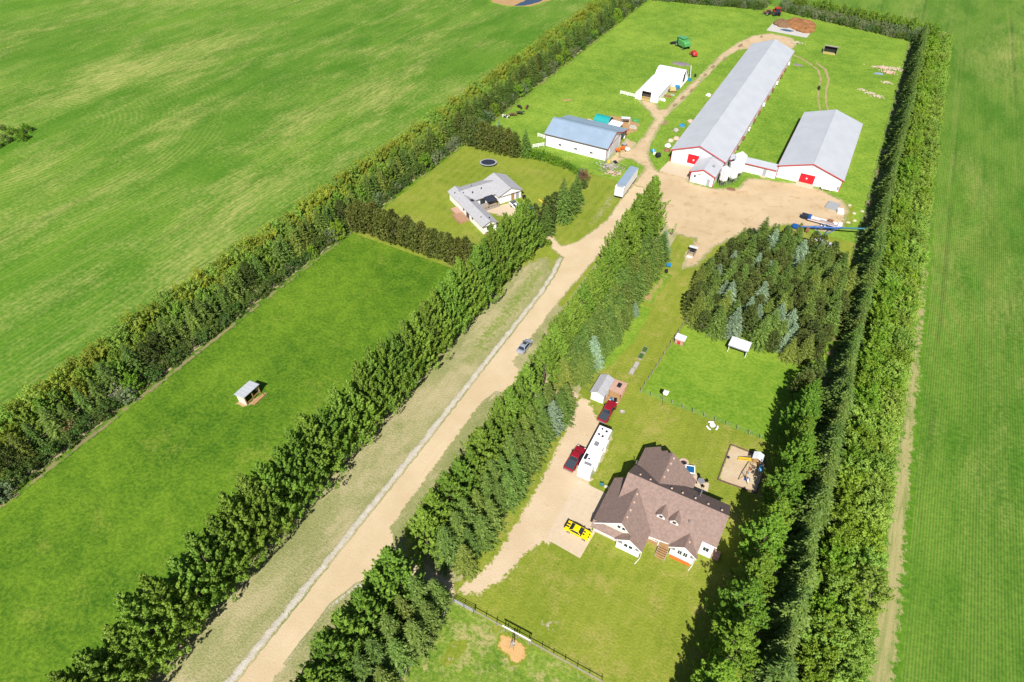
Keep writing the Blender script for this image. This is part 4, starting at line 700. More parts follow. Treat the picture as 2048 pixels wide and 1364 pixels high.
for i, (x, y, mm) in enumerate(((-22.0, 79.8, 'wood'), (-20.6, 79.9, 'black'), (-21.3, 79.7, 'blue_light'))): 
    c = thing('patio_chair', f"{['wooden', 'black', 'blue'][i]} chair on the porch of the garden shed", 'chair', (x, y, .2), rz=i*.5, group='chairs on the shed porch')
    part(c, 'seat', mm, B(-.28, .28, -.28, .28, .36, .43)); part(c, 'backrest', mm, B(-.28, .28, .25, .32, .43, .95))
    for a in (-.25, .2):
        for b in (-.25, .2): part(c, 'leg', mm, B(a, a+.05, b, b+.05, 0, .36))

# ================================================================ BROWN ROOFED HOUSE (axis aligned)
t = thing('brown_roof_house', 'white house with large brown shingle roof, gables and two dormers', 'house', (-4.5, 59), world=True)
RZ, RY, SL = 7.75, 60.6, .80           # main ridge height, its y, roof slope
zf = lambda y: RZ-SL*(RY-y)             # main front slope
zb = lambda y: RZ-SL*(y-RY)             # main back slope
def slab(*p, tt=.16): return SLAB(list(p), tt)
# walls
part(t, 'wall', 'siding_white', B(-11.2, -6.0, 55.6, 64.9, 0, 2.9), B(-5.2, 4.9, 56.9, 64.7, 0, 4.1), PR([(4.9, 56.9, 4.1), (4.9, 64.7, 4.1), (4.9, RY, RZ-.35)], (-.2, 0, 0)), PR([(-11.2, 57.0, 2.9), (-11.2, 64.7, 3.6), (-11.2, RY, RZ-.35)], (.2, 0, 0)))
part(t, 'garage_wall', 'siding_white', B(-13.4, -5.0, 52.4, 61.3, 0, 2.75)); part(t, 'garage_gable', 'siding_cream', PR([(-13.2, 52.42, 3.05), (-5.1, 52.42, 3.05), (-9.1, 52.42, 6.35)], (0, .2, 0)))
part(t, 'bay_wall', 'siding_white', PR([(-9.1, 51.5, 0), (-5.2, 51.5, 0), (-5.2, 51.5, 2.9), (-7.15, 51.5, 4.35), (-9.1, 51.5, 2.9)], (0, .9, 0)))
part(t, 'front_gable_wall', 'siding_white', PR([(-1.1, 54.5, 0), (2.7, 54.5, 0), (2.7, 54.5, 3.0), (.8, 54.5, 4.45), (-1.1, 54.5, 3.0)], (0, 2.4, 0)))
part(t, 'rear_wing_wall', 'siding_white', PR([(-10.9, 69.6, 0), (-6.3, 69.6, 0), (-6.3, 68.0, 0), (-1.5, 67.5, 0), (-1.5, 64.7, 0), (-10.9, 64.7, 0)], (0, 0, 2.85)), PR([(-10.9, 68.0, 2.85), (-1.5, 67.6, 2.85), (-6.3, 67.8, 6.6)], (0, -.2, 0)))
part(t, 'foundation', 'concrete', B(-13.45, -4.95, 52.35, 61.35, 0, .3), B(4.9, 4.96, 56.9, 64.7, 0, .35))
# roof planes
rf = part(t, 'roof', 'shingle_brown',
    slab((-11.45, RY, RZ), (5.2, RY, RZ), (5.2, 56.5, zf(56.5)), (2.9, 56.5, zf(56.5)), (2.9, 54.6, zf(54.6)), (-4.76, 54.3, zf(54.3)), (-4.76, 54.85, zf(54.85)), (-9.1, 59.2, zf(59.2)), (-11.45, 57.2, zf(57.2))),
    slab((-11.45, RY, RZ), (-11.45, 65.1, zb(65.1)), (5.2, 65.1, zb(65.1)), (5.2, RY, RZ)))
ge, gr, gx = 3.0, 6.68, -9.1           # garage eave, ridge, ridge x
part(t, 'garage_roof', 'shingle_brown', slab((-13.75, 52.0, ge), (gx, 52.0, gr), (gx, 59.4, gr+.04), (-11.0, 61.0, 5.15), (-11.3, 61.7, 4.95), (-13.75, 61.7, ge)), slab((gx, 52.0, gr), (-4.75, 51.2, 3.25), (-4.75, 54.9, 3.25), (gx, 59.4, gr+.04)))
part(t, 'bay_roof', 'shingle_brown', slab((-9.5, 51.1, 2.78), (-7.15, 51.1, 4.55), (-7.15, 53.0, 4.55), (-9.5, 53.0, 2.78)), slab((-7.15, 51.1, 4.56), (-4.8, 51.1, 2.8), (-4.8, 52.6, 2.8), (-7.15, 52.6, 4.56)))
part(t, 'pent_roof', 'shingle_brown', slab((-13.7, 51.4, 2.72), (-9.3, 51.4, 2.72), (-7.6, 52.41, 3.5), (-13.7, 52.41, 3.5), tt=.12))
part(t, 'front_gable_roof', 'shingle_brown', slab((-1.45, 54.0, 2.9), (.8, 54.0, 4.7), (.8, 57.2, 4.7), (-1.45, 54.8, 2.9)), slab((.8, 54.0, 4.71), (3.05, 54.0, 2.9), (3.05, 54.8, 2.9), (.8, 57.2, 4.71)))
wr = 7.05
part(t, 'rear_wing_roof', 'shingle_brown', slab((-11.3, 65.0, 3.05), (-11.3, 70.2, 3.05), (-8.7, 70.2, 5.1), (-8.3, 69.1, 5.4), (-7.3, 69.1, 6.2), (-7.0, 68.5, 6.45), (-6.3, 68.5, wr), (-6.3, 61.2, wr)), slab((-6.3, 61.2, wr+.005), (-6.3, 68.5, wr+.005), (-1.2, 67.9, 3.05), (-1.2, 65.4, 3.05)))
part(t, 'rake_board', 'white_paint', PR([(-13.75, 51.94, ge-.02), (gx, 51.94, gr-.02), (gx, 51.94, gr-.26), (-13.75, 51.94, ge-.24)], (0, .055, 0)), PR([(gx, 51.94, gr-.02), (-7.3, 51.75, 5.2), (-7.3, 51.75, 4.96), (gx, 51.94, gr-.26)], (0, .055, 0)),
     PR([(-1.45, 53.94, 2.9), (.8, 53.94, 4.7), (.8, 53.94, 4.46), (-1.45, 53.94, 2.68)], (0, .055, 0)), PR([(.8, 53.94, 4.7), (3.05, 53.94, 2.9), (3.05, 53.94, 2.68), (.8, 53.94, 4.46)], (0, .055, 0)), PR([(-9.5, 51.04, 2.78), (-7.15, 51.04, 4.55), (-7.15, 51.04, 4.35), (-9.5, 51.04, 2.58)], (0, .055, 0)), PR([(-7.15, 51.04, 4.55), (-4.8, 51.04, 2.8), (-4.8, 51.04, 2.6), (-7.15, 51.04, 4.35)], (0, .055, 0)))
part(t, 'gutter', 'white_paint', CY((-5.0, 54.22, zf(54.3)-.08), (-1.5, 54.5, zf(54.5)-.08), .07, n=6), CY((2.9, 56.42, zf(56.5)-.08), (5.2, 56.42, zf(56.5)-.08), .07, n=6))
part(t, 'downspout', 'white_paint', CY((-4.85, 51.25, 2.7), (-4.95, 51.4, .15), .05, n=6), CY((-4.95, 51.4, .12), (-5.3, 50.2, .08), .05, n=6), CY((2.85, 54.2, 2.7), (2.8, 54.35, .15), .05, n=6), CY((2.8, 54.35, .12), (2.5, 53.2, .08), .05, n=6))
# dormers
for xd in (-4.15, -1.95):
    yd = 56.95; zd = zf(yd); y2 = RY-(RZ-(zd+1.55))/SL
    d = part(t, 'dormer', 'siding_white', PR([(xd-.65, yd, zd-.1), (xd+.65, yd, zd-.1), (xd+.65, yd, zd+.75), (xd, yd, zd+1.3), (xd-.65, yd, zd+.75)], (0, 1.5, 0)))
    part(d, 'dormer_roof', 'shingle_brown', slab((xd-.85, yd-.2, zd+.7), (xd, yd-.2, zd+1.5), (xd, y2+.1, zd+1.5), (xd-.85, RY-(RZ-(zd+.7))/SL, zd+.7), tt=.1), slab((xd, yd-.2, zd+1.505), (xd+.85, yd-.2, zd+.7), (xd+.85, RY-(RZ-(zd+.7))/SL, zd+.7), (xd, y2+.1, zd+1.505), tt=.1))
    part(d, 'window', 'glass', B(xd-.28, xd+.28, yd-.05, yd-.003, zd+.2, zd+.75))
for x0 in (-9.7, -8.9): window(t, x0, x0+.55, 52.42, 4.3, 5.1, panes=1)
for x0 in (-12.0, -11.2): window(t, x0, x0+.62, 52.4, 1.35, 2.1, panes=1)
for x0 in (-7.85, -7.05): window(t, x0, x0+.6, 51.5, 1.5, 2.4, panes=1)
for x0 in (.05, .95): window(t, x0, x0+.65, 54.5, 1.3, 2.5, panes=2)
window(t, 3.4, 4.3, 56.9, 1.5, 2.6, panes=2); window(t, -4.7, -3.9, 56.9, 1.3, 2.3, panes=1)
door(t, -3.0, -2.1, 56.9, .95, 2.95, 'wood')
part(t, 'porch_deck', 'wood', B(-4.98, -1.12, 54.9, 56.88, .55, .95)); part(t, 'porch_skirt', 'wood', B(-4.98, -3.2, 54.82, 54.895, .02, .93))
part(t, 'porch_railing', 'white_paint', B(-4.98, -3.3, 54.9, 54.97, 1.7, 1.8), B(-4.98, -3.3, 54.9, 54.96, 1.05, 1.12), *[B(-4.95+i*.22, -4.9+i*.22, 54.9, 54.96, 1.12, 1.7) for i in range(8)])
for x in (-4.95, -3.2): part(t, 'porch_post', 'white_paint', B(x, x+.14, 54.84, 54.98, .02, 2.75))
st = part(t, 'stair', 'wood_grey', PR([(-3.0, 54.89, .0), (-3.0, 54.89, .9), (-3.0, 53.0, .1), (-3.0, 53.0, 0)], (.08, 0, 0)), PR([(-1.4, 54.89, .0), (-1.4, 54.89, .9), (-1.4, 53.0, .1), (-1.4, 53.0, 0)], (.08, 0, 0)))
for i in range(6): part(st, 'step', 'wood', B(-2.91, -1.41, 54.55-i*.32, 54.82-i*.32, .76-i*.14, .82-i*.14))
part(t, 'planter', 'orange_paint', B(-.8, 2.4, 54.0, 54.3, .02, .3)); part(t, 'shutter', 'grey_trim', PR([(-8.9, 51.2, 2.3), (-8.1, 51.2, 2.3), (-8.3, 51.2, 2.75), (-8.9, 51.2, 2.85)], (0, .2, 0)), PR([(-5.9, 51.2, 2.3), (-5.3, 51.2, 2.3), (-5.3, 51.2, 2.7), (-5.7, 51.2, 2.9)], (0, .2, 0)), PR([(2.1, 54.15, 2.3), (2.6, 54.15, 2.3), (2.6, 54.15, 2.75), (2.3, 54.15, 2.9)], (0, .2, 0)), PR([(-1.0, 54.15, 2.3), (-.4, 54.15, 2.3), (-.5, 54.15, 2.8), (-1.0, 54.15, 2.75)], (0, .2, 0)))
part(t, 'garage_door', 'white_paint', B(-13.46, -13.405, 53.2, 56.0, .05, 2.3), B(-13.46, -13.405, 57.0, 59.8, .05, 2.3))
for i, (x, y, z) in enumerate([(-9.6, 61.6, zb(61.6)), (-7.8, 61.4, zb(61.4)), (-4.2, 61.5, zb(61.5)), (-2.4, 61.6, zb(61.6)), (-.3, 61.7, zb(61.7)), (1.8, 61.6, zb(61.6)), (4.0, 61.5, zb(61.5)), (-6.0, 63.2, wr-.25), (-5.9, 64.8, wr-.3), (-5.9, 66.3, wr-.3), (-5.8, 67.6, wr-.35), (-8.8, 58.2, gr-.25), (-8.7, 56.6, gr-.28), (-8.7, 55.0, gr-.28), (-8.7, 53.6, gr-.28), (1.2, 55.4, 4.35)]):
    part(t, 'roof_vent', 'sheet_pink', B(x-.13, x+.13, y-.13, y+.13, z-.12, z+.16))
part(t, 'flue', 'steel', CY((.2, 63.6, zb(63.6)-.2), (.2, 63.6, zb(63.6)+1.5), .12, n=8)); part(t, 'flue', 'steel', CY((0.1, 57.9, zf(57.9)-.2), (0.1, 57.9, zf(57.9)+.55), .13, n=8)); part(t, 'flue', 'steel', CY((-11.5, 66.2, 3.0), (-11.5, 66.2, 3.9), .1, n=8))
part(t, 'side_deck', 'wood_pink', B(5.0, 6.2, 57.0, 58.6, .02, .5))
# ================================================================ BUNGALOW (turned)
t = thing('bungalow', 'L shaped white bungalow with pale grey roof left of the lane', 'house', (-80.4, 128.2), rz=math.atan2(-.51, .86))
def gable_l(x0, x1, y0, y1, ze, zr, axis):
    """gable in the bungalow's own frame; returns wall + roof shapes"""
    t_ = .13; o = .4
    if axis == 'x':
        ym = (y0+y1)/2; s = (zr-ze)/(ym-y0)
        w = PR([(x0, y0, 0), (x0, y1, 0), (x0, y1, ze), (x0, ym, zr), (x0, y0, ze)], (x1-x0, 0, 0))
        r = [SLAB([(x0-o, y0-o, ze-o*s+t_), (x1+o, y0-o, ze-o*s+t_), (x1+o, ym, zr+t_), (x0-o, ym, zr+t_)], .1), SLAB([(x0-o, ym, zr+t_), (x1+o, ym, zr+t_), (x1+o, y1+o, ze-o*s+t_), (x0-o, y1+o, ze-o*s+t_)], .1)]
    else:
        xm = (x0+x1)/2; s = (zr-ze)/(xm-x0)
        w = PR([(x0, y0, 0), (x1, y0, 0), (x1, y0, ze), (xm, y0, zr), (x0, y0, ze)], (0, y1-y0, 0))
        r = [SLAB([(x0-o, y0-o, ze-o*s+t_), (xm, y0-o, zr+t_), (xm, y1+o, zr+t_), (x0-o, y1+o, ze-o*s+t_)], .1), SLAB([(xm, y0-o, zr+t_), (x1+o, y0-o, ze-o*s+t_), (x1+o, y1+o, ze-o*s+t_), (xm, y1+o, zr+t_)], .1)]
    return w, r
w1, r1 = gable_l(-7.7, 12.0, -5.7, -1.7, 2.6, 3.5, 'x'); w2, r2 = gable_l(-8.1, -.5, -3.6, 6.5, 2.6, 3.9, 'y'); w3, r3 = gable_l(-7.7, 1.4, 5.2, 12.4, 2.6, 4.1, 'x')
part(t, 'wall', 'siding_white', w1); part(t, 'wall', 'siding_white', w2); part(t, 'garage_wall', 'siding_white', w3)
part(t, 'roof', 'shingle_grey', *r1); part(t, 'roof', 'shingle_grey', *r2); part(t, 'garage_roof', 'shingle_grey', *r3)
part(t, 'fascia', 'brown_trim', B(12.41, 12.45, -6.1, -1.3, 2.35, 2.5), B(1.81, 1.85, 4.8, 12.8, 2.35, 2.5), B(-.09, -.05, -1.3, 4.8, 2.3, 2.46))
window(t, -4.6, -3.0, 12.0, .9, 2.0, face=1, axis='x', panes=3); window(t, 5.6, 6.6, -5.7, 1.1, 2.0, panes=2); window(t, 0.5, 1.5, -5.7, 1.1, 2.0, panes=2)
part(t, 'patio_door', 'glass', B(2.6, 4.2, -5.76, -5.703, .3, 2.1)); part(t, 'door', 'wood', B(1.403, 1.46, 9.1, 10.1, .1, 2.1)); part(t, 'door', 'grey_plastic', B(1.403, 1.46, 10.6, 11.6, .1, 2.1)); part(t, 'garage_door', 'white_paint', B(1.403, 1.47, 5.9, 8.6, .05, 2.2)); part(t, 'patio_door', 'glass', B(-.497, -.44, .2, 1.8, .3, 2.1)); part(t, 'bench', 'wood', B(12.05, 12.5, -5.2, -3.0, .05, .45))
for x, y, z in ((-5, -3.0, 3.5), (-2.5, -1.0, 3.6), (-6, .5, 3.3), (-3, 2, 3.7), (-5.5, -5, 3.0), (9, -4.6, 3.1), (10.6, -3.0, 3.3), (-3.4, -3.4, 3.6)): part(t, 'roof_vent', 'dark', B(x-.12, x+.12, y-.12, y+.12, z-.2, z+.32))
part(t, 'skylight', 'dark', SLAB([(.2, -3.4, 3.60), (1.2, -3.4, 3.60), (1.2, -2.4, 3.38), (.2, -2.4, 3.38)], .06))
part(t, 'rear_deck', 'wood_deck', B(.2, 4.6, -9.0, -5.8, .02, .45)); part(t, 'rear_deck', 'wood_pink', B(-3.0, .18, -7.8, -5.8, .02, .4)); part(t, 'deck_railing', 'wood', B(.2, 4.6, -9.04, -8.96, .9, 1.0), *[B(.2+i*1.1, .28+i*1.1, -9.03, -8.97, .45, .9) for i in range(5)])
part(t, 'front_deck', 'wood_grey', B(-.4, 2.6, -1.2, 4.6, .02, .5)); part(t, 'deck_railing', 'wood', B(2.55, 2.62, -1.2, 4.6, 1.3, 1.4), B(-.3, 2.55, 4.55, 4.62, 1.3, 1.4), *[B(2.54, 2.62, -1.2+i*.83, -1.12+i*.83, .5, 1.3) for i in range(8)])
def loc2(x, y, o=(-80.4, 128.2), a=math.atan2(-.51, .86)): return (o[0]+x*math.cos(a)-y*math.sin(a), o[1]+x*math.sin(a)+y*math.cos(a))
BA = math.atan2(-.51, .86)
g = thing('gazebo', 'dark roofed gazebo on the deck of the bungalow', 'gazebo', (*loc2(1.0, 2.6), .5), rz=BA)
part(g, 'canopy', 'navy', LOFT([[(-1.5, -1.5, 2.0), (1.5, -1.5, 2.0), (1.5, 1.5, 2.0), (-1.5, 1.5, 2.0)], [(-.2, -.2, 2.8), (.2, -.2, 2.8), (.2, .2, 2.8), (-.2, .2, 2.8)]]))
for a in (-1.4, 1.34):
    for b in (-1.4, 1.34): part(g, 'post', 'black', B(a, a+.06, b, b+.06, 0, 2.0))
t = thing('trampoline', 'dark oval trampoline on the lawn behind the bungalow', 'trampoline', (-90.5, 149.8), rz=.5)
el = lambda a, b, z: [(a*math.cos(k*math.pi/12), b*math.sin(k*math.pi/12), z) for k in range(24)]
part(t, 'mat', 'navy', PR(el(2.2, 1.7, .8), (0, 0, .03))); part(t, 'frame_pad', 'grey_plastic', LOFT([el(2.22, 1.72, .86), el(2.65, 2.1, .86), el(2.65, 2.1, .76), el(2.22, 1.72, .76)], False))
for k in range(6): a = k*math.pi/3; part(t, 'leg', 'steel', CY((2.5*math.cos(a), 1.95*math.sin(a), 0), (2.5*math.cos(a), 1.95*math.sin(a), .76), .05, n=6))
t = thing('stock_tank', 'round black tub with blue water beside the white pickup', 'tub', (-67.3, 133.8)); part(t, 'shell', 'black', LA((0, 0, 0), [(1.0, 0), (1.15, .7), (1.0, .7), (.95, .45)], 18)); part(t, 'water', 'water_blue', LA((0, 0, .42), [(.94, 0), (.94, .05)], 18))
t = thing('kayak', 'yellow kayak lying on the grass near the bungalow conifers', 'kayak', (-66.3, 138.6), rz=-.35); part(t, 'hull', 'yellow_paint', LOFT([[(x, w*math.cos(a*math.pi/4), .25+h*math.sin(a*math.pi/4)) for a in range(8)] for x, w, h in ((-1.9, .03, .05), (-1.2, .28, .18), (0, .38, .22), (1.2, .28, .18), (1.9, .03, .05))]), smooth=True); part(t, 'cockpit', 'black', LA((0, 0, .44), [(.25, 0), (.25, .04)], 12))
single('lawn_chair', 'small white lawn chair on the grass above the pine row', 'chair', 'white_paint', B(-.3, .3, -.3, .3, .35, .42), B(-.3, .3, .25, .32, .42, .95), B(-.3, -.24, -.3, .3, 0, .35), B(.24, .3, -.3, .3, 0, .35), loc=(-88.6, 110.5), rz=.4)
single('garbage_bins', 'dark wheeled bin beside the bungalow garage', 'bin', 'black', LOFT([[(-.3, -.3, 0), (.3, -.3, 0), (.3, .3, 0), (-.3, .3, 0)], [(-.38, -.38, 1.0), (.38, -.38, 1.0), (.38, .4, 1.0), (-.38, .4, 1.0)]]), B(-.42, .42, -.42, .44, 1.0, 1.08), CY((-.3, .38, .15), (.3, .38, .15), .14, n=8), loc=(*loc2(2.6, 12.6), 0), rz=BA).name = 'wheeled_bin'

# ================================================================ VEHICLES (nose towards +y in their own frame)
def paint(name, c, flake=.25):
    if name in MATS: return name
    m, nt, b = newmat(name); MATS[name] = m
    b.inputs['Base Color'].default_value = (*c, 1); b.inputs['Roughness'].default_value = .35; b.inputs['Metallic'].default_value = flake; b.inputs['Coat Weight'].default_value = .5; b.inputs['Coat Roughness'].default_value = .08; return name
paint('paint_red', (.30, .008, .018)); paint('paint_yellow', (.80, .56, .0), 0); paint('paint_silver', (.42, .46, .54), .5); paint('paint_white', (.75, .76, .78), 0); paint('paint_green', (.07, .27, .08), 0); paint('tonneau', (.045, .055, .07), 0)
def wheel(par, x, y, r, w):
    sx = 1 if x > 0 else -1
    o = part(par, 'wheel', 'rubber', LOFT([[(x+sx*q*w, y+rr*math.cos(a*math.pi/8), r+rr*math.sin(a*math.pi/8)) for a in range(16)] for q, rr in ((-.5, r*.9), (-.4, r), (.4, r), (.5, r*.9))])); part(o, 'rim', 'rim', LOFT([[(x+sx*w*q, y+rr*math.cos(a*math.pi/8), r+rr*math.sin(a*math.pi/8)) for a in range(16)] for q, rr in ((.5, r*.62), (.54, r*.5))]))
def body(st, zb=.28):
    """loft along y: stations (y, half width, deck height)"""
    S = []
    for y, hw, zt in st: S.append([(-hw*.9, y, zb), (-hw, y, zb+.18), (-hw, y, zt-.2), (-hw*.93, y, zt-.05), (-hw*.6, y, zt), (hw*.6, y, zt), (hw*.93, y, zt-.05), (hw, y, zt-.2), (hw, y, zb+.18), (hw*.9, y, zb)])
    return LOFT(S)
def cabin(par, y0, y1, yt0, yt1, hb, ht, zb, zt, pm, win='side_window'):
    """greenhouse: y0 rear base, y1 front base, yt0/yt1 roof ends"""
    part(par, 'cabin', pm, LOFT([[(-hb, y0, zb), (hb, y0, zb), (hb, y1, zb), (-hb, y1, zb)], [(-ht, yt0, zt), (ht, yt0, zt), (ht, yt1, zt), (-ht, yt1, zt)], [(-ht*.9, yt0+.12, zt+.05), (ht*.9, yt0+.12, zt+.05), (ht*.9, yt1-.12, zt+.05), (-ht*.9, yt1-.12, zt+.05)]]))
    def q(p0, p1, p2, p3, n, s=.1):
        P_ = [Vector(p) for p in (p0, p1, p2, p3)]; c = sum(P_, Vector())/4; nr = (P_[1]-P_[0]).cross(P_[3]-P_[0]).normalized()*n
        return PR([tuple(c+(p-c)*(1-s)+nr*.004) for p in P_], tuple(nr*.012))
    part(par, 'windshield', 'glass', q((-hb, y1, zb), (hb, y1, zb), (ht, yt1, zt), (-ht, yt1, zt), -1)); part(par, 'rear_window', 'glass', q((hb, y0, zb), (-hb, y0, zb), (-ht, yt0, zt), (ht, yt0, zt), -1))
    part(par, win, 'glass', q((hb, y1, zb), (hb, y0, zb), (ht, yt0, zt), (ht, yt1, zt), -1)); part(par, win, 'glass', q((-hb, y0, zb), (-hb, y1, zb), (-ht, yt1, zt), (-ht, yt0, zt), -1))
mat('lamp_clear', (.7, .7, .68), .2); mat('lamp_red', (.35, .01, .01), .3)
def lights(par, y1, y0, hw, z):
    for s in (-1, 1):
        part(par, 'headlight', 'lamp_clear', B(min(s*hw*.55, s*hw*.92), max(s*hw*.55, s*hw*.92), y1-.1, y1+.015, z-.1, z+.06)); part(par, 'taillight', 'lamp_red', B(min(s*hw*.7, s*hw*.96), max(s*hw*.7, s*hw*.96), y0-.015, y0+.08, z-.06, z+.12)); part(par, 'mirror', 'black', B(min(s*hw*1.0, s*hw*1.2), max(s*hw*1.0, s*hw*1.2), .75, .9, z+.25, z+.42))
def pickup(label, loc, rz, pm, bed='tonneau', grp=None):
    t = thing('pickup_truck', label, 'pickup', loc, rz, grp)
    part(t, 'body', pm, body([(-2.85, .92, .98), (-2.8, .97, 1.12), (-.75, .99, 1.12), (-.6, .99, 1.12), (1.2, .99, 1.12), (1.9, .98, 1.10), (2.6, .95, 1.02), (2.85, .85, .85)], .42))
    cabin(t, -.75, 1.45, -.45, .75, .93, .74, 1.08, 1.82, pm)
    part(t, 'bed_cover', bed, B(-.8, .8, -2.7, -.82, 1.125, 1.18)); part(t, 'bumper', 'rim', B(-.92, .92, -2.98, -2.86, .5, .72)); part(t, 'bumper', 'rim', B(-.9, .9, 2.84, 2.96, .48, .72)); part(t, 'grille', 'black', B(-.5, .5, 2.8, 2.875, .74, .95))
    for x in (-.9, .9):
        for y in (-1.75, 1.85): wheel(t, x, y, .39, .27)
    lights(t, 2.83, -2.85, .95, .9); return t
pickup('dark red pickup parked beside the white camper trailer', (-21.9, 63.6), -.03, 'paint_red', grp='red pickups'); pickup('dark red pickup hitched in front of the white camper trailer', (-20.95, 76.6), -.02, 'paint_red', grp='red pickups')
pickup('white pickup parked on the pad in front of the bungalow', (-71.0, 132.2), BA-math.pi/2, 'paint_white', 'tonneau')
t = thing('sports_car', 'yellow sports car with black stripes on the house driveway', 'car', (-15.5, 50.9), rz=-math.pi/2-.03)
part(t, 'body', 'paint_yellow', body([(-2.35, .78, .72), (-2.25, .9, .92), (-1.5, .95, .95), (-.4, .94, .92), (.9, .93, .90), (1.7, .92, .84), (2.2, .86, .72), (2.38, .7, .6)], .22)); cabin(t, -1.5, .95, -.75, .2, .85, .62, .9, 1.33, 'paint_yellow')
for s in (-1, 1):
    a, b = sorted((s*.12, s*.40)); part(t, 'stripe', 'black', SLAB([(a, .96, .915), (b, .96, .915), (b, 2.15, .757), (a, 2.15, .757)], .02)); part(t, 'stripe', 'black', SLAB([(a, -2.2, .945), (b, -2.2, .945), (b, -1.55, .965), (a, -1.55, .965)], .02))
    part(t, 'side_stripe', 'black', B(min(s*.945, s*.958), max(s*.945, s*.958), -.9, .7, .62, .74))
part(t, 'spoiler', 'black', B(-.8, .8, -2.35, -2.15, .95, 1.02))
for x in (-.84, .84):
    for y in (-1.4, 1.45): wheel(t, x, y, .36, .25)
lights(t, 2.28, -2.33, .8, .68); t.scale = (.97, .97, .88)
t = thing('sedan', 'silver blue sedan with dark sunroof driving on the gravel road', 'car', (-43.5, 84.9), rz=-.02)
part(t, 'body', 'paint_silver', body([(-2.3, .72, .78), (-2.2, .86, .98), (-1.3, .92, 1.0), (-.3, .92, .96), (1.0, .91, .95), (1.7, .88, .88), (2.15, .8, .76), (2.32, .6, .62)], .24)); cabin(t, -1.75, 1.15, -1.15, .35, .84, .62, .95, 1.42, 'paint_silver'); part(t, 'sunroof', 'glass', B(-.42, .42, -.35, .25, 1.475, 1.485))
for x in (-.82, .82):
    for y in (-1.38, 1.38): wheel(t, x, y, .34, .23)
lights(t, 2.22, -2.28, .78, .7)
# camper trailer
t = thing('camper_trailer', 'long white fifth wheel camper with roof vents beside the driveway', 'camper', (-19.0, 65.7), rz=.02)
prof = lambda x: [(x, -5.2, .55), (x, 3.2, .55), (x, 3.5, 1.5), (x, 5.2, 1.6), (x, 5.55, 2.4), (x, 5.3, 3.3), (x, 4.9, 3.55), (x, -4.3, 3.55), (x, -5.25, 3.0)]
part(t, 'body', 'paint_white', PR(prof(-1.2), (2.4, 0, 0))); part(t, 'slide_out', 'paint_white', B(1.203, 1.42, -3.0, .3, .8, 2.6)); part(t, 'slide_out', 'paint_white', B(1.203, 1.4, 1.6, 3.2, .8, 2.6)); part(t, 'side_stripe', 'grey_trim', B(-1.23, -1.203, -4.9, 3.2, 1.0, 1.4), B(1.203, 1.22, -5, -3.1, 1.0, 1.4)); part(t, 'front_cap', 'black', PR([(-1.21, 4.96, 3.56), (-1.21, 5.36, 3.32), (-1.21, 5.62, 2.4), (-1.21, 5.5, 2.4), (-1.21, 5.25, 3.25)], (2.42, 0, 0)))
for x, y, sx, sy in ((-.1, .6, .75, .8), (-.45, 4.3, .3, .35), (.45, 4.1, .4, .4), (-.55, 2.9, .45, .3), (.2, 2.75, .4, .4), (-.75, -2.7, .5, 1.25), (-.1, -2.9, .3, .3), (.15, -4.0, 1.3, .5)): part(t, 'roof_vent', 'grey_trim' if sx > .6 else 'dark', B(x-sx/2, x+sx/2, y-sy/2, y+sy/2, 3.551, 3.551+(.3 if sx == .75 else .12)))
window(t, -.5, .5, -5.2, 1.6, 2.3, panes=1); window(t, -2.6, -1.2, 1.42, 1.5, 2.2, face=1, axis='x', panes=2); window(t, -2.5, -1.3, -1.2, 1.6, 2.2, face=-1, axis='x', panes=2)
for x in (-1.05, 1.05):
    for y in (-1.6, -.7): wheel(t, x, y, .36, .24)
part(t, 'hitch', 'black', B(-.12, .12, 4.1, 4.5, .95, 1.55)); part(t, 'landing_leg', 'steel', B(-.9, -.8, 3.0, 3.1, 0, .6), B(.8, .9, 3.0, 3.1, 0, .6))
# semi trailer
t = thing('semi_trailer', 'white box semi trailer with blue grey roof parked beside the yard', 'trailer', (-48.5, 156.6), rz=.035)
part(t, 'box', 'white_paint', B(-1.25, 1.25, -6.4, 6.4, 1.1, 3.95)); part(t, 'roof_sheet', 'roof_blue', B(-1.24, 1.24, -5.3, 6.38, 3.952, 4.0)); part(t, 'cooling_unit', 'grey_plastic', B(-1.0, 1.0, -6.39, -5.35, 3.952, 4.02)); part(t, 'rear_door', 'roof_white', B(-1.2, -.02, -6.46, -6.403, 1.15, 3.85), B(.02, 1.2, -6.46, -6.403, 1.15, 3.85)); part(t, 'chassis', 'dark', B(-.5, .5, -6.2, 6.2, .85, 1.09)); part(t, 'landing_leg', 'steel', B(-.9, -.75, -3.9, -3.75, 0, 1.09), B(.75, .9, -3.9, -3.75, 0, 1.09))
for x in (-1.0, 1.0):
    for y in (4.2, 5.4): wheel(t, x, y, .5, .4)
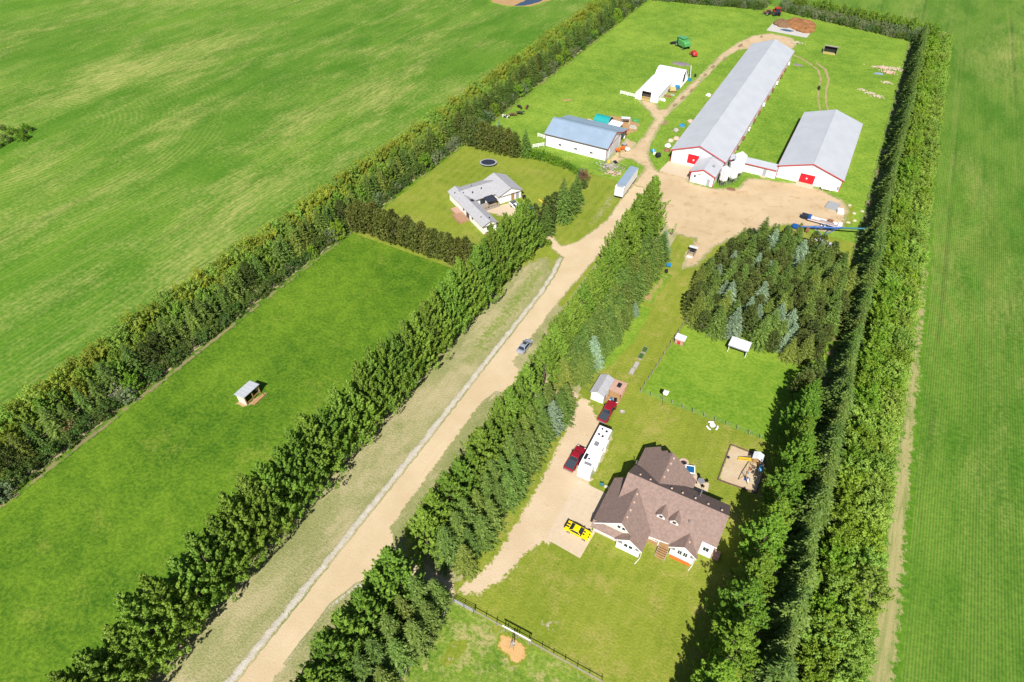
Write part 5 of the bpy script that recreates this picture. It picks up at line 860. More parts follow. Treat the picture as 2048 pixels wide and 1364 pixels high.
# combine, implements, tractors far up the pasture
t = thing('combine_harvester', 'green combine harvester parked in the pasture left of the lane', 'combine', (-69.6, 275), rz=.9)
part(t, 'body', 'paint_green', LOFT([[(-1.4, y, zb), (1.4, y, zb), (1.5, y, zt-.4), (1.1, y, zt), (-1.1, y, zt), (-1.5, y, zt-.4)] for y, zb, zt in ((-4.0, 1.4, 2.6), (-3.2, 1.0, 3.2), (0, .9, 3.5), (1.2, .9, 3.4))])); part(t, 'grain_tank', 'paint_green', LOFT([[(-1.0, -1.6, 3.4), (1.0, -1.6, 3.4), (1.0, .6, 3.4), (-1.0, .6, 3.4)], [(-1.5, -2, 4.0), (1.5, -2, 4.0), (1.5, 1, 4.0), (-1.5, 1, 4.0)]])); part(t, 'cab', 'glass', LOFT([[(-.85, 1.25, 1.7), (.85, 1.25, 1.7), (.85, 2.8, 1.7), (-.85, 2.8, 1.7)], [(-.8, 1.25, 3.3), (.8, 1.25, 3.3), (.8, 3.0, 3.3), (-.8, 3.0, 3.3)]])); part(t, 'cab_roof', 'paint_green', B(-.95, .95, 1.2, 3.2, 3.3, 3.5)); part(t, 'header', 'dark', LOFT([[(x, 3.9, .2), (x, 5.2, .15), (x, 5.2, .4), (x, 4.2, 1.2), (x, 3.9, 1.2)] for x in (-2.6, 2.6)])); part(t, 'feeder_house', 'paint_green', B(-.6, .6, 2.4, 4.0, .6, 1.5)); part(t, 'unloading_auger', 'paint_green', CY((1.5, 1, 3.6), (1.5, -4.2, 3.9), .2, n=8))
for x in (-1.45, 1.45): wheel(t, x, 1.6, .85, .6); wheel(t, x, -2.8, .5, .4)
t = thing('baler', 'red farm implement parked below the green combine', 'implement', (-62.2, 267.5), rz=.7)
part(t, 'body', 'red_paint', LOFT([[(-.9, y, .6), (.9, y, .6), (.9, y, h), (.5, y, h+.3), (-.5, y, h+.3), (-.9, y, h)] for y, h in ((-1.8, 1.0), (-1.2, 1.7), (.8, 1.7), (1.4, 1.1))])); part(t, 'drawbar', 'rust_metal', B(-.1, .1, 1.4, 3.6, .5, .65)); part(t, 'pickup_reel', 'rust_metal', CY((-1.2, 1.6, .5), (1.2, 1.6, .5), .4, n=10))
for x in (-1.05, 1.05): wheel(t, x, -.4, .5, .3)
def tractor(label, loc, rz, pm, s):
    t = thing('tractor', label, 'tractor', loc, rz); t.scale = (s,)*3
    part(t, 'hood', pm, LOFT([[(-.4, y, .8), (.4, y, .8), (.42, y, h-.15), (.25, y, h), (-.25, y, h), (-.42, y, h-.15)] for y, h in ((.2, 1.75), (1.8, 1.65), (2.3, 1.45))])); part(t, 'chassis', 'dark', B(-.3, .3, -1.2, 2.0, .5, .85)); part(t, 'cab', 'glass', LOFT([[(-.75, -1.2, 1.1), (.75, -1.2, 1.1), (.75, .2, 1.1), (-.75, .2, 1.1)], [(-.7, -1.1, 2.5), (.7, -1.1, 2.5), (.7, .1, 2.5), (-.7, .1, 2.5)]])); part(t, 'cab_roof', pm, B(-.85, .85, -1.3, .3, 2.5, 2.68)); part(t, 'fender', pm, B(-1.2, -.76, -1.4, .1, 1.55, 1.66), B(.76, 1.2, -1.4, .1, 1.55, 1.66)); part(t, 'exhaust', 'dark', CY((.3, 1.0, 1.7), (.3, 1.0, 2.6), .06, n=6))
    for x in (-.95, .95): wheel(t, x, -.65, .82, .5); wheel(t, x, 1.7, .48, .3)
tractor('bright red tractor at the gap in the far hedge', (-44.0, 335.6), .6, 'red_paint', 1.35); tractor('small rusty tractor left of the bright red one at the far hedge', (-47.6, 334.6), 1.2, 'rust_metal', .9)
# auger and flat deck beside the yard
t = thing('grain_auger', 'long blue grain auger with transport wheels beside the yard', 'auger', (7, 161.6), world=True)
a, b = Vector((-1.4, 159.6, .6)), Vector((16.3, 163.6, 3.2)); part(t, 'tube', 'blue_paint', CY(a, a+(b-a)*.6, .26, n=10)); part(t, 'tube', 'teal_paint', CY(a+(b-a)*.602, b, .24, n=10)); part(t, 'spout', 'white_paint', CY(b+Vector((-.1, 0, 0)), b+Vector((.3, .05, -.6)), .26, .18, 8)); part(t, 'hopper', 'blue_paint', LOFT([[(-2.0, 159.0, .2), (-.8, 159.0, .2), (-.8, 160.2, .2), (-2.0, 160.2, .2)], [(-2.3, 158.8, .9), (-.6, 158.8, .9), (-.6, 160.5, .9), (-2.3, 160.5, .9)]]))
mid = a+(b-a)*.42; part(t, 'undercarriage', 'blue_paint', CY((5.6, 158.6, .4), tuple(mid+Vector((-3.2, -.8, -.3))), .09, n=6), CY((6.6, 162.9, .4), tuple(mid+Vector((-3.2, -.8, -.3))), .09, n=6), CY((5.6, 158.6, .4), tuple(mid+Vector((2.4, .5, .3))), .09, n=6), CY((6.6, 162.9, .4), tuple(mid+Vector((2.4, .5, .3))), .09, n=6), CY((5.6, 158.6, .4), (6.6, 162.9, .4), .1, n=6)); part(t, 'motor', 'rust_metal', B(1.2, 2.0, 158.6, 160.0, .5, 1.2)); part(t, 'truss', 'blue_paint', CY(a+(b-a)*.2+Vector((0, 0, .25)), a+(b-a)*.4+Vector((0, 0, 1.0)), .05, n=5), CY(a+(b-a)*.4+Vector((0, 0, 1.0)), a+(b-a)*.62+Vector((0, 0, .25)), .05, n=5))
for p in ((5.6, 158.6), (6.6, 162.9)): part(t, 'wheel', 'rubber', CY((p[0]-.05, p[1]-.12, .36), (p[0]+.05, p[1]+.12, .36), .36, n=14)); part(t, 'hub', 'white_paint', CY((p[0]-.06, p[1]-.15, .36), (p[0]-.05, p[1]-.122, .36), .2, n=10))
t = thing('flat_deck_trailer', 'pale flat deck trailer with a dark blue hopper behind the blue auger', 'trailer', (4.3, 165.2), rz=-.02)
part(t, 'deck', 'roof_white', B(-3.6, 5.0, -1.1, 1.1, .8, .95)); part(t, 'deck_board', 'wood_pink', B(-3.4, 3.8, -1.05, -.3, .952, .99)); part(t, 'hopper', 'navy', LOFT([[(-5.0, -.5, .5), (-3.7, -.5, .5), (-3.7, .6, .5), (-5.0, .6, .5)], [(-5.4, -.8, 1.4), (-3.62, -.8, 1.4), (-3.62, .9, 1.4), (-5.4, .9, 1.4)]])); part(t, 'crate', 'blue_paint', B(-3.6, -2.9, -1.0, .9, .96, 1.5)); part(t, 'pump', 'rust_metal', B(1.2, 2.6, .3, 1.0, .96, 1.5)); part(t, 'pipe_bundle', 'grey_trim', B(-.6, 3.0, -.15, .1, .96, 1.15)); part(t, 'end_box', 'white_paint', B(4.0, 4.9, -1.0, .9, .96, 1.4))
for x in (0.2, 1.1, 2.0): part(t, 'wheel', 'rubber', CY((x, -1.32, .36), (x, -1.08, .36), .36, n=12)); part(t, 'hub', 'white_paint', CY((x, -1.36, .36), (x, -1.322, .36), .22, n=10))
for l, x, y, sx, sy, h, mm, rz, nm, ct in (('grey pallet stack beside the right edge of the yard', 5.6, 175.6, 1.5, 1.9, .5, 'grey_plastic', -.15, 'pallet_stack', 'pallets'), ('white crate beside the grey pallet stack', 7.9, 173.6, .8, 1.0, .7, 'white_paint', .2, 'crate', 'crate')):
    o = thing(nm, l, ct, (x, y), rz); 
    for i in range(3): part(o, 'slat', mm, B(-sx, sx, -sy+i*sy*.7, -sy+i*sy*.7+sy*.6, h-.08, h))
    part(o, 'base', mm, B(-sx, sx, -sy, sy, 0, h-.1))
t = thing('roof_sheet_stack', 'bent pale metal roofing sheets lying beside the grove', 'metal sheets', (6.2, 156.4), rz=-.3)
for i in range(3): part(t, 'sheet', 'roof_galv_x', SLAB([(-2.4+i*.3, -.5+i*.25, .1+i*.05), (2.0+i*.3, -.5+i*.25, .12+i*.05), (2.0+i*.3, .5+i*.25, .22+i*.05), (-2.4+i*.3, .5+i*.25, .2+i*.05)], .03))

# ================================================================ FENCES
def fence(name, label, pts, step, h, rails=(), wires=(), pm='wood_grey', r=.07):
    t = thing(name, label, 'fence', (*pts[0], 0), world=True)
    for a, b in zip(pts, pts[1:]):
        n = max(1, round(math.dist(a, b)/step)); d = ((b[0]-a[0])/n, (b[1]-a[1])/n)
        for i in range(n+1): x, y = a[0]+d[0]*i, a[1]+d[1]*i; part(t, 'post', pm, CY((x, y, -.05), (x+U(-.03, .03), y+U(-.03, .03), h*U(.95, 1.05)), r, r*.9, 6))
        for z in rails: part(t, 'rail', pm, CY((*a, z), (*b, z), .055, n=5))
        for z in wires: part(t, 'wire', 'steel', CY((*a, z), (*b, z), .012, n=3))
    return t
fence('pen_fence', 'fence with grey posts between lawn and house pen', [(-15.2, 116.5), (-16.3, 101), (-17.2, 84.9), (6.5, 84.8)], 2.1, 1.25, (), (.4, .8, 1.15))
fence('pasture_fence', 'post and rail fence at the bottom edge of the house lawn', [(-23.6, 31.3), (-3.0, 31.5)], 1.8, 1.35, (.95,), (.5, 1.25))
fence('pasture_fence', 'fence down the right side of the lower spruces', [(-27.3, 31.2), (-27.9, 8)], 2.4, 1.25, (), (.5, .85, 1.15))
t = thing('pipe_gate', 'grey pipe gate at the driveway end of the pasture fence', 'gate', (-25.4, 31.25), world=True)
for z in (.3, .55, .8, 1.05, 1.3): part(t, 'bar', 'grey_plastic', CY((-27.1, 31.2, z), (-23.75, 31.3, z), .035, n=6))
for x in (-27.15, -25.4, -23.72): part(t, 'upright', 'dark', CY((x, 31.25, .05), (x, 31.25, 1.45), .05, n=6))
def white_fence(label, a, b):
    t = thing('board_fence', label, 'fence', (*a, 0), world=True); n = max(1, round(math.dist(a, b)/2.4))
    for i in range(n+1): x, y = a[0]+(b[0]-a[0])*i/n, a[1]+(b[1]-a[1])*i/n; part(t, 'post', 'white_paint', B(x-.07, x+.07, y-.07, y+.07, 0, 1.35))
    for z in (.35, .75, 1.15): part(t, 'board', 'white_paint', PR([(a[0], a[1]-.1, z), (b[0], b[1]-.1, z), (b[0], b[1]-.1, z+.2), (a[0], a[1]-.1, z+.2)], (0, .04, 0)))
white_fence('white board fence left of the blue roofed shed, farther one', (-85.6, 173.5), (-80.9, 173.0)); white_fence('white board fence left of the blue roofed shed, nearer one', (-83.4, 165.8), (-80.9, 168.6)); white_fence('white board fence left of the white fabric shelter', (-74.5, 218.0), (-68.6, 217.6))
fence('boundary_fence', 'thin wire fence along the left shelterbelt edge of the paddock', [(-103.2, 10), (-103.2, 100)], 5, 1.1, (), (.5, .9), r=.05)
fence('boundary_fence', 'wire fence along the pasture side of the right shelterbelt', [(13.6, 152), (13.7, 322)], 5, 1.1, (), (.5, .9), r=.05)

# ================================================================ SMALLER THINGS
# playground in its sandbox
sb = [(2.0, 80.8), (8.0, 80.8), (8.9, 78.8), (8.6, 72.6), (2.0, 72.1)]
sheet('sandbox_sand', sb, .06, 'sand', jag=.08, grid=.5, step=.6)
t = thing('sandbox_border', 'brown timber border of the sandbox near the house', 'border', (5, 76), world=True)
for (x, y), (x2, y2) in zip(sb, sb[1:]+sb[:1]):
    d = Vector((x2-x, y2-y, 0)).normalized(); n = Vector((-d.y, d.x, 0))*.09; part(t, 'timber', 'brown_trim', PR([(x-n.x, y-n.y, 0), (x2-n.x, y2-n.y, 0), (x2+n.x, y2+n.y, 0), (x+n.x, y+n.y, 0)], (0, 0, .2)))
t = thing('play_set', 'wooden play set with white roof, yellow slide and blue swings in the sandbox', 'playground', (7.0, 78.6), rz=.0)
for a in (-.7, .62):
    for b in (-.7, .62): part(t, 'post', 'wood', B(a, a+.09, b, b+.09, 0, 2.3))
part(t, 'platform', 'wood', B(-.72, .72, -.72, .72, 1.15, 1.25)); part(t, 'canopy', 'roof_white', SLAB([(-.9, -.85, 2.35), (.0, -.85, 2.8), (.0, .85, 2.8), (-.9, .85, 2.35)], .05), SLAB([(.0, -.85, 2.8), (.9, -.85, 2.35), (.9, .85, 2.35), (.0, .85, 2.8)], .05))
part(t, 'slide', 'yellow_paint', SLAB([(-.72, -.65, 1.3), (-.72, -.1, 1.3), (-3.0, -.1, .2), (-3.0, -.65, .2)], .06), PR([(-.72, -.68, 1.25), (-.72, -.68, 1.5), (-3.0, -.68, .4), (-3.0, -.68, .15)], (0, .04, 0)), PR([(-.72, -.1, 1.25), (-.72, -.1, 1.5), (-3.0, -.1, .4), (-3.0, -.1, .15)], (0, .04, 0)))
part(t, 'swing_beam', 'wood', CY((-.3, -.7, 2.1), (-1.0, -4.6, 2.1), .08, n=6)); part(t, 'swing_leg', 'wood', CY((-1.0, -4.6, 2.15), (-1.9, -4.8, 0), .07, n=6)); part(t, 'swing_leg', 'wood', CY((-1.0, -4.6, 2.15), (-.1, -4.9, 0), .07, n=6))
for q, mm in ((.3, 'red_trim'), (.55, 'blue_light'), (.8, 'blue_paint')):
    x, y = -.3-.7*q, -.7-3.9*q; s = part(t, 'swing_seat', mm, B(x-.12, x+.12, y-.25, y+.25, .45, .5)); part(s, 'chain', 'steel', CY((x, y-.22, .5), (x, y-.22, 2.1), .015, n=4), CY((x, y+.22, .5), (x, y+.22, 2.1), .015, n=4))
part(t, 'wind_sail', 'blue_light', PR([(.75, -1.9, .9), (1.4, -1.7, .9), (1.3, -.9, 1.5), (.8, -.9, 1.5)], (0, 0, .04)))
t = thing('toy_tent', 'blue and white toy tent on the sand by the swings', 'toy tent', (6.5, 74.6)); part(t, 'canopy', 'blue_paint', LOFT([[(-.5, -.4, 0), (.5, -.4, 0), (.5, .4, 0), (-.5, .4, 0)], [(-.1, -.05, .8), (.1, -.05, .8), (.1, .05, .8), (-.1, .05, .8)]])); part(t, 'flap', 'white_paint', PR([(.1, -.43, 0), (.5, -.43, 0), (.15, -.1, .75)], (0, -.02, 0)))
single('toy_bucket', 'small dark toy lying at the left side of the sandbox', 'toy', 'navy', LA((0, 0, .06), [(.2, 0), (.28, .25), (.1, .3)], 10), loc=(2.4, 77.6))
# patio behind the house
flat('patio_slab', [(-2.6, 71.8), (.9, 70.6), (1.2, 68.6), (-1.0, 67.9), (-2.9, 69.2)], .05, 'concrete')
t = thing('fire_ring', 'cream stone fire ring on the patio behind the house', 'fire ring', (-4.4, 72.6)); part(t, 'ring', 'stone_pink', *[PR([(math.cos(a)*r_, math.sin(a)*r_, 0) for a, r_ in ((k*.628, .55), (k*.628, .9), (k*.628+.55, .9), (k*.628+.55, .55))], (0, 0, .35)) for k in range(10)]); part(t, 'ash', 'dark', LA((0, 0, 0), [(.54, .06), (.54, .1)], 12))
t = thing('hot_tub', 'square blue hot tub on the patio behind the house', 'hot tub', (-2.9, 71.3), rz=.3); part(t, 'shell', 'wood_grey', B(-.85, .85, -.85, .85, 0, .8)); part(t, 'water', 'pool_blue', B(-.68, .68, -.68, .68, .8, .83)); part(t, 'rim', 'white_paint', B(-.85, .85, -.85, -.69, .8, .88), B(-.85, .85, .69, .85, .8, .88), B(-.85, -.69, -.68, .68, .8, .88), B(.69, .85, -.68, .68, .8, .88))
t = thing('patio_table', 'dark round table on the patio behind the house', 'table', (-.5, 70.0)); part(t, 'top', 'grey_trim', LA((0, 0, .7), [(.6, 0), (.6, .05)], 16)); part(t, 'leg', 'black', CY((0, 0, 0), (0, 0, .7), .06, n=6)); part(t, 'foot', 'black', LA((0, 0, 0), [(.35, .02), (.1, .08)], 10))
for i in range(4):
    a = .6+i*1.57; c = thing('patio_chair', f"black patio chair at the round table, {['upper right', 'upper left', 'lower left', 'lower right'][i]} of four", 'chair', (-.5+.95*math.cos(a), 70.0+.95*math.sin(a), .05), rz=a-math.pi/2, group='chairs round the patio table'); part(c, 'seat', 'black', B(-.22, .22, -.22, .22, .4, .46)); part(c, 'backrest', 'black', B(-.22, .22, .18, .24, .46, .9)); part(c, 'leg', 'black', *[B(p, p+.04, q, q+.04, 0, .4) for p in (-.2, .16) for q in (-.2, .16)])
t = thing('hose_reel', 'green garden hose reel at the grass corner beside the driveway', 'hose reel', (-15.6, 61.2), rz=.3); part(t, 'drum', 'teal_paint', CY((-.3, 0, .35), (.3, 0, .35), .3, n=12)); part(t, 'stand', 'green_paint', B(-.36, -.31, -.2, .2, 0, .6), B(.31, .36, -.2, .2, 0, .6))
t = thing('garden_gate', 'low white garden gate between driveway and house wall', 'gate', (-14.3, 61.0)); part(t, 'rail', 'pvc_white', B(-.7, .5, -.03, .03, .2, .28), B(-.7, .5, -.03, .03, .7, .78)); part(t, 'picket', 'pvc_white', *[B(-.7+i*.17, -.62+i*.17, -.05, -.031, .05, .85) for i in range(8)])
t = thing('planter_pot', 'dark planter pot at the garage corner', 'planter', (-13.9, 51.75)); part(t, 'pot', 'dark', LA((0, 0, 0), [(.22, 0), (.32, .5), (.26, .5), (.24, .42)], 12)); part(t, 'plant', 'plant_bed', LUMP((0, 0, .42), (.26, .26), .25, 1))
# lawn things
t = thing('bird_house_pole', 'white bird house on a tall pole at the pen fence', 'bird house', (-12.2, 83.8)); part(t, 'pole', 'steel', CY((0, 0, 0), (0, 0, 3.5), .05, .04, 6)); part(t, 'house', 'white_paint', B(-.38, .38, -.38, .38, 3.5, 4.0)); part(t, 'house_roof', 'white_paint', LOFT([[(-.5, -.5, 4.0), (.5, -.5, 4.0), (.5, .5, 4.0), (-.5, .5, 4.0)], [(-.05, -.05, 4.35), (.05, -.05, 4.35), (.05, .05, 4.35), (-.05, .05, 4.35)]]))
t = thing('round_picnic_table', 'white round picnic table with curved benches by the pen fence', 'picnic table', (-2.2, 83.1)); part(t, 'top', 'white_paint', LA((0, 0, .7), [(.55, 0), (.55, .06)], 18)); part(t, 'leg', 'white_paint', CY((0, 0, 0), (0, 0, .7), .08, n=6))
for k in range(3): a0 = 3.6+k*2.1; part(t, 'bench', 'white_paint', PR([(math.cos(a0+q*.16)*1.15, math.sin(a0+q*.16)*1.15, .4) for q in range(8)]+[(math.cos(a0+q*.16)*.85, math.sin(a0+q*.16)*.85, .4) for q in range(7, -1, -1)], (0, 0, .06)))
t = thing('fire_pit', 'grey metal fire pit on the lawn above the camper', 'fire pit', (-18.5, 78.2)); part(t, 'bowl', 'stone', LA((0, 0, .05), [(.3, 0), (.5, .35), (.42, .35), (.25, .15)], 14)); part(t, 'ash', 'stone', LA((0, 0, .12), [(.3, 0), (.3, .05)], 12))
for i, (x, y) in enumerate(((-20.7, 89.4), (-20.6, 91.5), (-20.65, 94.4), (-20.6, 96.6))):
    t = thing('raised_bed', f"timber raised garden bed, {['nearest the garden shed', 'second from the garden shed', 'third from the garden shed', 'farthest from the garden shed'][i]}", 'garden bed', (x, y), rz=.02, group='raised beds along the grass path')
    part(t, 'board', 'wood_grey', B(-.5, .5, -.9, -.84, 0, .35)); part(t, 'board', 'wood_grey', B(-.5, .5, .84, .9, 0, .35)); part(t, 'board', 'wood_grey', B(-.5, -.44, -.84, .84, 0, .35)); part(t, 'board', 'wood_grey', B(.44, .5, -.84, .84, 0, .35)); part(t, 'soil', 'stone' if i < 2 else 'plant_bed', B(-.44, .44, -.84, .84, .05, .28))
single('garden_cart', 'small blue garden cart at the upper end of the spruce row', 'cart', 'blue_light', LOFT([[(-.4, -.5, .35), (.4, -.5, .35), (.4, .5, .35), (-.4, .5, .35)], [(-.55, -.65, .75), (.55, -.65, .75), (.55, .65, .75), (-.55, .65, .75)]]), CY((-.5, 0, .25), (.5, 0, .25), .25, n=12), loc=(-25.6, 127.2), rz=.2)
single('compost_bin', 'dark compost bin beside the garden soil strip', 'bin', 'dark', LA((0, 0, 0), [(.45, 0), (.38, .8), (.15, .9)], 12), loc=(-25.4, 124.8))
# windmill on wood chips and the white rail behind it
t = thing('garden_windmill', 'small lattice windmill standing on the wood chip patch', 'windmill', (-16.3, 29.7), rz=.2)
top = Vector((0, 0, 2.6))
for k in range(4): a = k*math.pi/2+.785; part(t, 'leg', 'wood_grey', CY((.45*math.cos(a), .45*math.sin(a), 0), tuple(top+Vector((.06*math.cos(a), .06*math.sin(a), 0))), .035, n=5))
part(t, 'brace', 'wood_grey', *[CY((.45*(1-z/3)*math.cos(k*math.pi/2+.785), .45*(1-z/3)*math.sin(k*math.pi/2+.785), z), (.45*(1-(z+.6)/3)*math.cos((k+1)*math.pi/2+.785), .45*(1-(z+.6)/3)*math.sin((k+1)*math.pi/2+.785), z+.6), .02, n=4) for k in range(4) for z in (.3, .9, 1.5)])
part(t, 'hub', 'rust_metal', CY((0, -.25, 2.65), (0, .2, 2.65), .08, n=8))
for k in range(10): a = k*math.pi/5; part(t, 'blade', 'grey_plastic', PR([(.1*math.cos(a), -.26, 2.65+.1*math.sin(a)), (.55*math.cos(a-.15), -.30, 2.65+.55*math.sin(a-.15)), (.55*math.cos(a+.15), -.22, 2.65+.55*math.sin(a+.15))], (0, .012, 0)))
part(t, 'tail', 'rust_metal', PR([(0, .3, 2.6), (0, .9, 2.45), (0, .9, 2.9), (0, .3, 2.72)], (.015, 0, 0)))
t = thing('hitching_rail', 'white horizontal rail raised on posts behind the windmill', 'rail', (-16.4, 31.2)); part(t, 'rail', 'pvc_white', CY((-2.3, 0, 1.7), (2.3, .1, 1.7), .1, n=8))
for x in (-2.0, 0, 2.0): part(t, 'post', 'wood_grey', CY((x, .03, 0), (x, .03, 1.66), .07, n=6))
# manure pad, heaps and litter round the yards
t = thing('manure_heap', 'large brown manure heap at the far end of the lane', 'heap', (-33.5, 322), world=True); part(t, 'heap', 'manure', LUMP((-31.5, 326.5, .1), (7.0, 6.5), 2.2, 4, 22, 7, .3)); part(t, 'heap', 'soil', LUMP((-38.5, 324.5, .1), (4.2, 4.6), 1.6, 8, 18, 6, .3)); part(t, 'heap', 'manure', LUMP((-28, 320.5, .1), (4, 3.2), 1.1, 12, 16, 6, .4))
flat('manure_pad', [(-43.0, 312.8), (-25.6, 311.6), (-24.8, 326), (-42.5, 328)], .056, 'concrete').data.materials[0] = mat('pad_pale', (.44, .42, .40), .8)
single('silage_puddle', 'dark puddle on the pale pad before the manure heap', 'puddle', 'water_blue', ([(math.cos(k*.5236)*2.9*(1+.2*math.sin(k*2.1)), math.sin(k*.5236)*1.5, .07) for k in range(12)], [tuple(range(12))]), loc=(-35.0, 317.2))
for i, (x, y, sx, sy) in enumerate(((7.0, 290.5, 3.6, 2.4), (11.0, 291.5, 3.8, 2.2), (9.4, 286.8, 3.0, 1.8), (9.8, 275.6, 1.9, 1.2), (5.6, 262.4, 2.2, .9), (8.0, 260.5, 1.9, .8), (2.6, 264.3, 1.2, .5), (-31.0+2.8, 303.2, 2.2, 1.6))):
    single('litter_heap', ['pink litter heap at the left of the pale heaps in the far pasture', 'pale litter heap at the right of the far pasture heaps', 'pink litter heap in front of the pale heaps', 'small pale heap below the pink heaps in the pasture', 'pale broken heap, middle of the short row in the right pasture', 'pale broken heap, right end of the short row in the right pasture', 'pale broken heap, left end of the short row in the right pasture', 'pale sandy heap behind the long barn'][i], 'heap', 'sheet_pink' if i in (0, 2) else 'sheet_pale', *CHIPS((0, 0, .12), (sx*1.25, sy*1.25), int(30*sx), .30, .5, i+20), loc=(x, y), group='litter heaps in the pasture')
single('roofing_scrap', 'pale blue scrap sheet beside the pink litter heaps', 'scrap', 'roof_blue', SLAB([(-1.6, -.8, .1), (1.6, -.6, .15), (1.4, .8, .35), (-1.5, .7, .2)], .04), loc=(6.2, 283.5)); single('tarp_sheet', 'blue grey tarp lying at the far corner of the long barn', 'tarp', 'tarp_grey', LUMP((0, 0, 0), (1.9, 1.2), .3, 31, 14, 5, .5), loc=(-23.0, 278.0))
single('tarp_sheet', 'purple grey tarp spread on the grass above the hoop shelter', 'tarp', 'tarp_grey', LUMP((0, 0, 0), (3.6, 2.0), .35, 33, 18, 5, .5), loc=(-64.2, 256.5))
t = thing('small_auger', 'short pale auger with blue motor beside the hoop shelter', 'auger', (-56.4, 243)); part(t, 'tube', 'pvc_white', CY((-2.4, 9.0, 1.9), (.4, -.6, .4), .12, n=8)); part(t, 'motor', 'blue_light', B(-.2, 1.0, -1.6, -.4, .1, .9)); part(t, 'wheel', 'rubber', CY((-1.4, 3.6, .3), (-.7, 3.8, .3), .3, n=10))
t = thing('blue_tub', 'bright blue tub at the corner of the hoop shelter', 'tub', (-57.8, 232.6)); part(t, 'shell', 'blue_light', LA((0, 0, 0), [(.85, 0), (1.0, 1.1), (.85, 1.1), (.8, .7)], 14)); part(t, 'frame', 'steel', LA((0, 0, .5), [(1.0, 0), (1.02, .06)], 14))
t = thing('old_implement', 'rusty yellowish implement beside the white fabric shelter', 'implement', (-58.6, 229.4), rz=.5); part(t, 'body', 'straw', LOFT([[(-1.3, y, .6), (1.3, y, .6), (1.0, y, h), (-1.0, y, h)] for y, h in ((-1.4, 1.1), (0, 1.8), (1.4, 1.2))])); part(t, 'wheel', 'rubber', CY((-1.5, -.6, .5), (-1.2, -.6, .5), .5, n=12)); part(t, 'wheel', 'rubber', CY((1.2, -.6, .5), (1.5, -.6, .5), .5, n=12)); part(t, 'drawbar', 'rust_metal', B(-.1, .1, 1.4, 3, .4, .55))
for i, (x, y, sx, sy, h, mm) in enumerate(((-58.8, 224.2, 1.5, .7, .5, 'rust_metal'), (-59.0, 220.4, .9, .8, .7, 'white_paint'), (-55.4, 247.2, .5, .8, .9, 'dark'), (-57.6, 226.3, .9, .4, .25, 'grey_plastic'))):
    single('scrap_pile', ['rust coloured scrap beside the fabric shelter', 'white sack pile near the front corner of the fabric shelter', 'dark drum standing near the lane above the hoop shelter', 'grey sheet lying beside the fabric shelter'][i], 'scrap', mm, LUMP((0, 0, 0), (sx, sy), h, 50+i, 10, 5, .6), LUMP((sx*.5, -sy*.4, 0), (sx*.45, sy*.5), h*.8, 60+i, 8, 4, .6), loc=(x, y))
# barrels, drums, sacks along the long barn and shed
t = thing('barrel', 'blue barrel lying on the grass point before the long barn', 'barrel', (-49.0, 181.6), rz=.6); part(t, 'drum', 'blue_light', CY((-.7, 0, .5), (.7, 0, .5), .5, n=14)); part(t, 'hoop', 'white_paint', CY((-.06, 0, .5), (.06, 0, .5), .52, n=14))
t = thing('barrel', 'white barrel beside the blue barrel', 'barrel', (-48.2, 180.6)); part(t, 'drum', 'pvc_white', LA((0, 0, 0), [(.42, 0), (.45, .4), (.42, .8)], 12)); part(t, 'lid', 'grey_plastic', LA((0, 0, .8), [(.38, .0), (.38, .04)], 12))
t = thing('round_bale', 'black wrapped round bale on the grass point before the long barn', 'bale', (-46.6, 179.2), rz=.9); part(t, 'roll', 'dark', CY((-.6, 0, .75), (.6, 0, .75), .75, n=16)); part(t, 'end_wrap', 'grey_plastic', CY((.6, 0, .75), (.62, 0, .75), .5, n=14))
for i, (x, y, mm, l) in enumerate(((-45.4, 184.5, 'rust_metal', 'rust brown scrap at the near left corner of the long barn'), (-46.2, 187.6, 'white_paint', 'white sack bundle left of the long barn, nearest its front'), (-46.6, 191.3, 'sheet_pale', 'pale sack bundle left of the long barn, behind the white one'), (-45.4, 193.6, 'stone_pink', 'pinkish bundle against the left wall of the long barn'), (-47.4, 199.4, 'stone', 'grey pallet of goods below the blue topped pallet'), (-46.6, 203.5, 'blue_light', 'blue topped pallet left of the long barn'), (-45.2, 208.0, 'stone_pink', 'pink brown crate left of the long barn, farthest up'), (-45.8, 232.0, 'pvc_white', 'pale pipe scrap on the grass left of the long barn'))):
    t = thing('goods_pallet', l, 'pallet', (x, y), rz=U(-.4, .4), group='goods left of the long barn'); part(t, 'load', mm, LUMP((0, 0, .12), (.95, .85), .75, 70+i, 10, 5, .45)); part(t, 'base', 'wood_grey', B(-.9, .9, -.8, .8, 0, .12))
for i, (x, y, mm, l) in enumerate(((-58.0, 178.6, 'orange_paint', 'orange cart before the shed doors'), (-58.8, 176.6, 'orange_paint', 'smaller orange box against the shed doors'), (-56.4, 178.4, 'white_paint', 'white tub beside the orange cart'), (-58.4, 181.0, 'grey_plastic', 'grey bin under the lean-to edge'))):
    t = thing('yard_cart', l, 'cart', (x, y), rz=U(-.5, .5)); part(t, 'tub', mm, LOFT([[(-.5, -.4, .3), (.5, -.4, .3), (.5, .4, .3), (-.5, .4, .3)], [(-.75, -.6, .9), (.75, -.6, .9), (.75, .6, .9), (-.75, .6, .9)]])); part(t, 'wheel', 'rubber', CY((-.5, -.5, .25), (-.5, -.42, .25), .25, n=10), CY((-.5, .42, .25), (-.5, .5, .25), .25, n=10))
t = thing('scrap_heap', 'grey heap of branches and stones left of the semi trailer', 'heap', (-56.6, 164.5), world=True); part(t, 'rubble', 'stone', *CHIPS((-57.3, 166.3, .1), (4.2, 3.0), 130, .26, .8, 90)); part(t, 'rubble', 'stone_pink', *CHIPS((-54.8, 163.0, .1), (3.2, 2.4), 80, .22, .5, 91))
